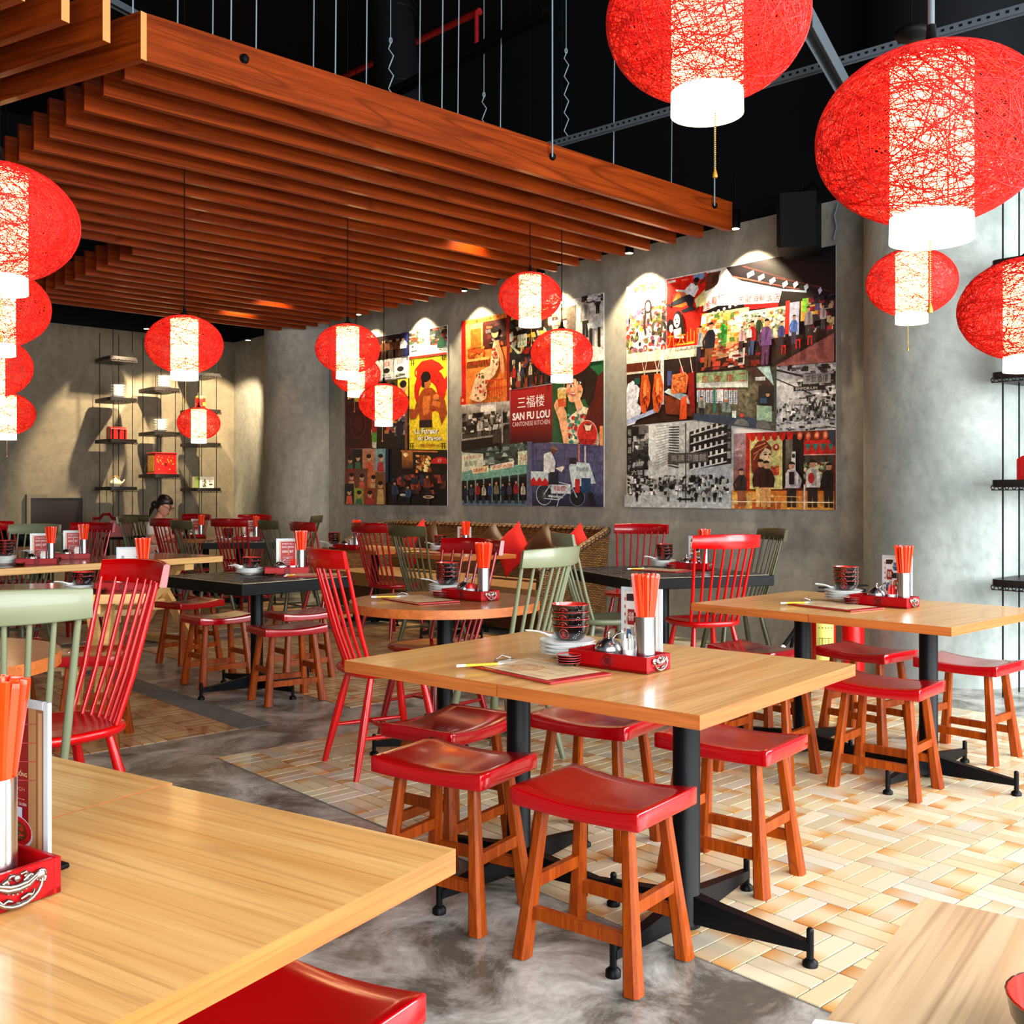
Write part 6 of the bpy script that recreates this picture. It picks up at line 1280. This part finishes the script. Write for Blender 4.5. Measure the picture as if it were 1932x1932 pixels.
q = pic(t, off, [(1258.5, 527.6), (1336, 512.4), (1336, 650), (1259, 659)], (250, 246, 240)); q.rect(.015, .01, .99, .99, (218, 26, 12)).rect(.05, .03, .24, .065, (236, 232, 226)).text('EG-1', .4, .045, .56, .065, (250, 190, 170)).rect(.68, .01, .94, .09, (120, 150, 200)).poly([(.1, .4), (.3, .2), (.6, .2), (.66, .38), (.4, .44)], (230, 120, 40)).poly([(.7, .36), (.95, .24), (.98, .45), (.75, .48)], (220, 214, 150))
q.poly([(.24, .17), (.46, .2), (.62, .12), (.76, .14), (.8, .22), (.7, .32), (.54, .3), (.46, .23), (.26, .2)], (226, 232, 236)).poly([(.0, .37), (.4, .29), (.58, .27), (.7, .33), (.66, .44), (.74, .5), (.42, .52), (.36, .48), (.56, .45), (.5, .37), (.1, .41)], (26, 30, 44)).ell(.75, .12, .06, .05, (90, 50, 34)).ell(.75, .09, .07, .035, (20, 16, 16)).poly([(.82, .14), (.96, .06), (.98, .1), (.84, .18)], (90, 50, 34)).text('大', .36, .24, .44, .3, (90, 110, 180)).text('四海', .1, .16, .2, .22, (90, 20, 20)).text('唐山', .74, .46, .94, .51, (30, 20, 20), .03).text('大兄', .7, .51, .92, .56, (30, 20, 20), .03)
for k in range(5): q.rect(.1, .24+.035*k, .14, .262+.035*k, (110, 24, 20)).rect(.72, .6+.02*k, .9, .606+.02*k, (150, 20, 14))
q.ell(.12, .68, .09, .1, (24, 20, 20)).ell(.14, .72, .05, .06, (236, 230, 224)).ell(.31, .62, .12, .14, (22, 18, 18), 16).ell(.28, .62, .08, .1, (240, 236, 230), 14).ell(.25, .6, .015, .012, (20, 18, 18), 6).ell(.32, .6, .015, .012, (20, 18, 18), 6).ell(.285, .66, .03, .012, (60, 30, 30), 6).poly([(.2, .74), (.4, .72), (.46, .88), (.22, .86)], (226, 226, 230)).poly([(.36, .5), (.42, .56), (.5, .82), (.4, .82)], (22, 18, 18))
q.text('九大山唐', .04, .76, .97, .99, (236, 140, 30), .03, -.03).rect(.28, .95, .7, .97, (250, 180, 60)); q.build(t, mat='photo')
q = pic(t, off, [(1336, 512.4), (1578.5, 462.5), (1578.5, 683.5), (1316, 703)], (60, 40, 40))
q.poly([(0, 0), (1, 0), (1, .45), (.0, .45)], (16, 12, 18)).poly([(0, .0), (.16, 0), (.22, .1), (.3, .16), (.62, .3), (.6, .42), (.12, .36), (0, .4)], (224, 222, 220)).poly([(.0, .02), (.12, .02), (.08, .17), (.0, .2)], (96, 50, 34)).ell(.08, .1, .03, .06, (60, 34, 26)).line([(.3, .02), (.98, .4)], .012, (60, 30, 30)).line([(.22, .1), (.75, .33)], .012, (120, 60, 50)).line([(.24, .2), (.8, .36)], .018, (190, 214, 232)).line([(.55, .18), (.9, .34)], .012, (90, 40, 36))
for k, (u_0, v_0) in enumerate(((.34, .1), (.43, .15), (.52, .2), (.62, .25), (.7, .27), (.78, .31), (.88, .36))): q.poly([(u_0, v_0), (u_0+.05-.005*k, v_0-.02), (u_0+.06-.005*k, v_0+.02-.001*k), (u_0+.01, v_0+.045)], (206, 216, 240))
for k in range(3): q.text('金龍行'[k], .02+.05*k, .3-.035*k, .065+.05*k, .38-.035*k, (206, 20, 20), .03)
for k in range(6): q.text('金龍海鮮飯店'[k], .29+.054*k, .29+.008*k, .338+.054*k, .37+.007*k, (214, 16, 20), .035)
q.poly([(.34, .39), (.6, .42), (.6, .46), (.34, .44)], (196, 16, 20)).grad(0, .42, .38, .8, (246, 214, 140), (236, 170, 90)).rect(.32, .46, .66, .76, (196, 190, 170)).scatter(.0, .44, .36, .76, [(250, 236, 190), (236, 190, 90), (200, 80, 40), (90, 130, 70), (240, 240, 236), (226, 140, 50)], 110, (.02, .06), (.03, .08), 18).scatter(.34, .48, .66, .74, [(226, 226, 216), (170, 180, 170), (200, 110, 60), (110, 140, 100), (236, 200, 130)], 110, (.015, .04), (.02, .05), 19, 'e')
for k in range(7): q.ell(.05+.045*k, .44-.012*k, .012, .016, (255, 244, 210), 8)
for k in range(6): q.ell(.36+.045*k, .475, .01, .014, (255, 244, 210), 8)
q.rect(.66, .42, .69, .72, (206, 40, 30)).rect(.69, .44, .76, .82, (170, 176, 206)).rect(.77, .44, .9, .62, (206, 160, 60)).rect(.78, .42, .83, .54, (120, 190, 60)).scatter(.82, .42, 1, .75, [(150, 30, 40), (40, 30, 60), (206, 180, 140), (30, 24, 36), (60, 60, 110)], 60, (.02, .05), (.03, .07), 20).poly([(0, .78), (1, .72), (1, 1), (0, 1)], (50, 28, 28)).poly([(.56, 1), (1, .74), (1, 1)], (130, 70, 70)).poly([(.54, .99), (.99, .73), (1, .75), (.6, 1)], (24, 14, 16)).poly([(.08, .74), (.34, .74), (.3, .86), (.12, .9)], (216, 160, 110)).scatter(.1, .75, .34, .85, [(230, 120, 50), (236, 200, 170), (200, 60, 40)], 50, (.015, .04), (.015, .03), 21, 'e').poly([(.26, .84), (.38, .8), (.38, .96), (.26, .98)], (206, 196, 186)).scatter(.02, .86, .5, .99, [(120, 24, 24), (60, 30, 30), (170, 60, 40), (20, 16, 20)], 40, (.02, .07), (.02, .05), 22)
for (u_0, v_0, h_, c, l_) in ((.0, .9, .36, (150, 160, 170), (40, 40, 60)), (.09, .96, .44, (24, 26, 40), (120, 70, 40)), (.34, .84, .24, (206, 160, 170), (60, 40, 40)), (.42, .88, .32, (190, 24, 30), (60, 80, 120)), (.4, .8, .2, (236, 226, 220), (40, 30, 30)), (.47, .76, .24, (40, 60, 40), (30, 30, 30)), (.53, .98, .42, (110, 70, 130), (90, 50, 90)), (.64, .84, .24, (60, 66, 130), (40, 40, 60)), (.73, .82, .26, (70, 110, 190), (60, 60, 90)), (.83, .78, .28, (150, 140, 150), (40, 36, 50)), (.93, .72, .22, (190, 180, 190), (60, 60, 60))): q.person(u_0+.01, v_0, h_, .62, c, l_)
for u_0, v_0 in ((.66, .82), (.76, .78), (.84, .76)): q.rect(u_0, v_0, u_0+.03, v_0+.015, (220, 20, 20)).rect(u_0, v_0, u_0+.006, v_0+.08, (220, 20, 20)).rect(u_0+.024, v_0, u_0+.03, v_0+.08, (220, 20, 20))
q.scatter(.19, .56, .25, .78, [(30, 130, 40), (60, 160, 60)], 20, (.01, .03), (.03, .06), 23); q.build(t, mat='photo')
q = pic(t, off, [(1184, 668), (1316, 653), (1316, 792), (1184.5, 804)], (46, 24, 20)); q.rect(0, 0, 1, .14, (226, 230, 206)).rect(0, .14, .55, .28, (96, 40, 20)).rect(0, .26, .52, .29, (214, 200, 180)).rect(.5, .0, .55, .75, (206, 220, 230)).rect(.55, .16, .9, .5, (40, 26, 24)).rect(.6, .3, .66, .5, (70, 80, 140)).rect(.78, .26, .82, .4, (190, 40, 60)).poly([(.02, .42), (.1, .38), (.2, .5), (.16, .7), (.24, .78), (.12, .98), (0, 1), (0, .5)], (224, 228, 242)).rect(.12, .35, .2, .44, (30, 80, 70)).poly([(.55, .62), (.7, .66), (.95, .78), (.95, .95), (.58, .88)], (120, 50, 24)).poly([(.55, .58), (.62, .54), (.98, .7), (.9, .78)], (196, 220, 226)).poly([(0, .92), (.46, .78), (.5, .7), (.52, .74), (.48, .84), (0, .97)], (170, 190, 230))
for u_0, c in ((.2, (206, 84, 30)), (.39, (216, 90, 34))): q.line([(u_0+.03, .1), (u_0+.08, .34)], .008, (240, 230, 210)).line([(u_0+.12, .08), (u_0+.06, .34)], .008, (240, 230, 210)).poly([(u_0+.03, .32), (u_0+.12, .32), (u_0+.16, .48), (u_0+.15, .7), (u_0+.08, .86), (u_0+.02, .82), (u_0, .6), (u_0+.02, .44)], c).poly([(u_0+.06, .4), (u_0+.1, .38), (u_0+.1, .6), (u_0+.05, .66)], (240, 140, 70)).scatter(u_0+.03, .5, u_0+.13, .8, [(140, 30, 14), (170, 50, 20), (240, 150, 80)], 16, (.02, .04), (.03, .07), 24, 'e')
q.poly([(.68, .36), (.86, .34), (.9, .4), (.87, .62), (.66, .62)], (222, 120, 60)).scatter(.68, .38, .87, .6, [(200, 90, 40), (236, 150, 90), (190, 80, 36)], 40, (.02, .05), (.015, .03), 25).poly([(.9, .36), (.98, .34), (.99, .96), (.9, .7)], (130, 16, 12)).poly([(.8, .7), (.88, .66), (.88, .98), (.78, .98)], (216, 80, 34)).line([(.76, .1), (.84, .36)], .008, (240, 230, 210)).line([(.92, .1), (.96, .36)], .008, (240, 230, 210)); q.build(t, mat='photo')
q = pic(t, off, [(1316, 703), (1467, 691), (1467, 814), (1316, 793)], (110, 104, 84)); q.scatter(.0, .3, .8, 1, [(96, 92, 76), (120, 114, 90), (84, 80, 64)], 160, (.02, .05), (.02, .05), 26, 'e').rect(0, .02, .66, .28, (186, 214, 150)).grad(.0, .22, .66, .32, (240, 246, 240), (214, 226, 214))
for k in range(4): q.text('座雅樓二'[k], .07+.16*k, .08, .155+.16*k, .22, (216, 50, 30), .03).rect(.16*(k+1), .03, .162*(k+1), .26, (130, 160, 110))
for k in range(9): q.rect(.01+.062*k, .36, .055+.062*k, .62, (196, 206, 220)).rect(.01+.062*k, .34, .055+.062*k, .37, (170, 40, 50)); [q.rect(.025+.062*k, .4+.03*j, .045+.062*k, .415+.03*j, (60, 70, 110)) for j in range(7)]
q.rect(.25, .32, .28, .8, (40, 110, 100)).rect(.3, .36, .38, .58, (214, 220, 220)).person(.1, .9, .4, .8, (150, 160, 150)).person(.42, .96, .44, .8, (120, 140, 136), (60, 70, 70), (190, 110, 80), (200, 200, 196)).poly([(.66, 0), (.86, 0), (1, .36), (.92, .38)], (60, 40, 34)).poly([(.8, 0), (.95, 0), (1, .3)], (170, 206, 206)).rect(.78, .16, .9, .22, (190, 200, 196)).rect(.82, .3, 1, .7, (30, 30, 34)).person(.93, .86, .46, .8, (20, 22, 28)).rect(.8, .62, .98, .86, (150, 186, 160)).rect(.84, .5, .92, .58, (40, 80, 120)).poly([(.0, .86), (.8, .82), (.8, 1), (.0, 1)], (50, 64, 84)).ell(.62, .98, .09, .12, (110, 112, 110), 12, PI, 2*PI).ell(.88, .98, .09, .14, (100, 102, 100), 12, PI, 2*PI).rect(.5, .74, .55, .86, (220, 236, 226)).rect(.6, .78, .64, .84, (206, 60, 50)); q.build(t, mat='photo')
q = pic(t, off, [(1467, 691), (1578.5, 683.5), (1578.5, 811), (1467, 814)], (196, 200, 200)); q.scatter(0, 0, 1, .5, GREY, 190, (.04, .14), (.02, .08), 27).poly([(0, 0), (.25, .1), (.5, .5), (0, .55)], (206, 210, 210)).line([(0, .06), (.9, .3)], .03, (40, 40, 42)).line([(0, .2), (.6, .45)], .02, (40, 40, 42)).rect(.46, .15, .92, .3, (150, 152, 152)).text('茶藝酒樓', .5, .17, .88, .28, (24, 24, 26), .02).rect(.3, .33, .84, .4, (24, 24, 26)).text('EMPORIUM', .34, .345, .7, .385, (214, 214, 214)).scatter(0, .5, 1, .85, [(16, 16, 16), (40, 40, 40), (90, 90, 90), (206, 206, 206), (236, 236, 236)], 240, (.02, .06), (.03, .08), 28).rect(.0, .5, .2, .58, (214, 216, 216)).rect(.24, .52, .5, .6, (190, 192, 192)).rect(0, .9, 1, 1, (190, 194, 196)).scatter(0, .84, 1, 1, GREY, 50, (.03, .1), (.01, .03), 29); q.build(t, mat='photo')
q = pic(t, off, [(1184.5, 804), (1385.5, 790.5), (1385.5, 959.6), (1184.5, 956.2)], (190, 196, 196)); q.rect(.22, 0, .45, .45, (214, 222, 222)).scatter(.0, .0, .22, .6, [(20, 20, 20), (46, 46, 46), (90, 90, 90), (190, 192, 192)], 90, (.03, .08), (.04, .12), 30).rect(0, 0, .06, .6, (30, 30, 30)); 
for k in range(5): q.text('裕華銀行'[k % 4], .012, .04+.11*k, .048, .12+.11*k, (170, 172, 172))
for k in range(16): q.line([(.3, .03+.034*k), (.43, -.0+.03*k+.02)], .006, (130, 134, 134)); q.line([(.42, .05+.03*k), (.52, .05+.032*k)], .014, (46, 46, 46))
q.poly([(.62, .12), (.97, -.0), (.97, .5), (.62, .56)], (30, 28, 28))
for k in range(5): q.line([(.63, .16+.1*k), (.97, .05+.105*k)], .014, (196, 200, 200)); [q.rect(.66+.05*j, .09+.1*k-.012*j, .68+.05*j, .145+.1*k-.012*j, (206, 208, 208)) for j in range(6)]
q.rect(.96, 0, 1, .5, (36, 34, 34)); 
for k in range(4): q.text('浙江第一'[k], .965, .03+.11*k, .995, .11+.11*k, (150, 152, 152))
q.text('YUE HWA', .02, .37, .26, .45, (30, 30, 30), .03).poly([(.43, .36), (.8, .36), (.8, .47), (.43, .49)], (70, 68, 66)).text('商務印書館', .46, .38, .78, .46, (150, 150, 148), .01).poly([(.05, .52), (.2, .52), (.2, .68), (.05, .68)], (34, 34, 34)).text('六福', .07, .55, .18, .61, (200, 200, 200)).text('金行珠寶', .07, .63, .18, .66, (170, 170, 170)).scatter(.03, .62, .98, .86, [(14, 14, 14), (30, 30, 30), (70, 70, 70), (190, 192, 192), (226, 228, 228)], 230, (.012, .04), (.02, .06), 31).poly([(.0, .86), (1, .84), (1, 1), (0, 1)], (170, 178, 180)).poly([(.06, 1), (.12, .86), (.3, .86), (.6, .92), (1, .9), (1, 1)], (190, 198, 200)).line([(.18, .88), (.3, 1)], .004, (110, 114, 114)).rect(.595, .02, .605, .94, (60, 60, 60)).ell(.6, .9, .09, .012, (24, 24, 24))
for k in range(9): q.person([.13, .55, .66, .7, .77, .82, .87, .92, .45][k], .93, .13, .8, [(20, 20, 20), (206, 208, 208), (150, 150, 150)][k % 3], (24, 24, 24), (160, 160, 160))
q.build(t, mat='photo')
q = pic(t, off, [(1386, 818), (1578.5, 811), (1578.5, 962.4), (1385.5, 959.6)], (120, 50, 30)); q.grad(0, 0, .13, .8, (170, 140, 150), (150, 80, 50)).text('ART', .01, .2, .07, .23, (230, 220, 216)).text('RAIN', .02, .28, .09, .31, (230, 220, 216)).rect(.13, .0, .17, .75, (196, 40, 26)).rect(.17, .05, .5, .74, (214, 206, 130)).rect(.5, .04, .71, .72, (26, 20, 18)).grad(.53, .1, .6, .7, (110, 104, 92), (40, 34, 30))
for k in range(6): q.ell(.2+.075*k, .04, .032, .075, (196, 26, 22), 10)
for k in range(4): q.ell(.67+.08*k, .06, .026, .055, (216, 80, 50), 10).ell(.67+.08*k, .055, .014, .03, (240, 170, 120), 8)
q.rect(.71, .12, 1, .3, (196, 30, 26))
for k in range(4): q.poly([(.72+.07*k, .17), (.78+.07*k, .17), (.75+.07*k, .27)], (60, 110, 100)).poly([(.72+.07*k, .32), (.77+.07*k, .32), (.77+.07*k, .42), (.72+.07*k, .42)], (50, 60, 56))
q.rect(.71, .3, 1, .31, (230, 200, 180)).scatter(.71, .4, .98, .62, [(110, 130, 90), (190, 196, 150), (50, 66, 50), (206, 190, 150)], 60, (.02, .05), (.03, .06), 33, 'e').poly([(.93, 0), (1, 0), (1, .22), (.95, .12)], (50, 60, 80)).poly([(.2, .5), (.19, .24), (.26, .12), (.34, .1), (.4, .2), (.4, .3), (.3, .44), (.36, .5), (.24, .6)], (120, 40, 26)).line([(.22, .2), (.34, .14)], .014, (214, 140, 80)).line([(.22, .28), (.36, .17)], .014, (214, 140, 80)).line([(.22, .36), (.28, .22)], .014, (190, 110, 60)).poly([(.28, .3), (.34, .2), (.395, .24), (.4, .38), (.36, .46), (.28, .42)], (236, 206, 160)).ell(.34, .29, .018, .012, (40, 20, 16), 8).ell(.385, .29, .012, .012, (40, 20, 16), 8).line([(.32, .265), (.35, .26)], .008, (60, 30, 20)).ell(.37, .39, .016, .012, (170, 40, 30), 8).line([(.37, .31), (.38, .35)], .006, (190, 130, 90)).ell(.45, .2, .03, .045, (150, 24, 20), 14).poly([(.45, .165), (.465, .2), (.45, .225), (.435, .2)], (230, 220, 170)).scatter(.4, .44, .48, .56, [(150, 30, 24), (190, 60, 40)], 14, (.02, .04), (.03, .05), 34, 'e').rect(.6, .26, .64, .55, (206, 206, 200)).rect(.605, .29, .635, .34, (40, 36, 34)).rect(.605, .4, .635, .43, (40, 36, 34))
q.grad(0, .76, 1, 1, (206, 110, 40), (226, 160, 70)).scatter(0, .78, .5, 1, [(236, 170, 80), (190, 90, 40), (240, 200, 130)], 30, (.03, .08), (.08, .2), 35)
for (u_0, h_, c, l_) in ((.1, .5, (50, 40, 40), (150, 90, 60)), (.3, .62, (60, 24, 20), (226, 180, 110)), (.36, .6, (50, 20, 18), (206, 150, 90)), (.61, .58, (206, 196, 200), (40, 30, 30)), (.81, .6, (214, 206, 200), (36, 30, 34)), (.96, .56, (24, 20, 24), (30, 24, 26))): q.person(u_0, .97, h_, .75, c, l_)
q.rect(.59, .52, .64, .68, (26, 20, 20)).ell(.8, .6, .03, .07, (170, 40, 36), 12).line([(0, .905), (1, .905)], .012, (255, 236, 190)).line([(.2, .87), (.35, .83), (.7, .84)], .006, (250, 200, 120)).rect(.73, .68, .745, 1, (214, 206, 196)); q.build(t, mat='photo')

for p_ in PROTOS:
    for ch in list(p_.children_recursive): bpy.data.objects.remove(ch)
    bpy.data.objects.remove(p_)
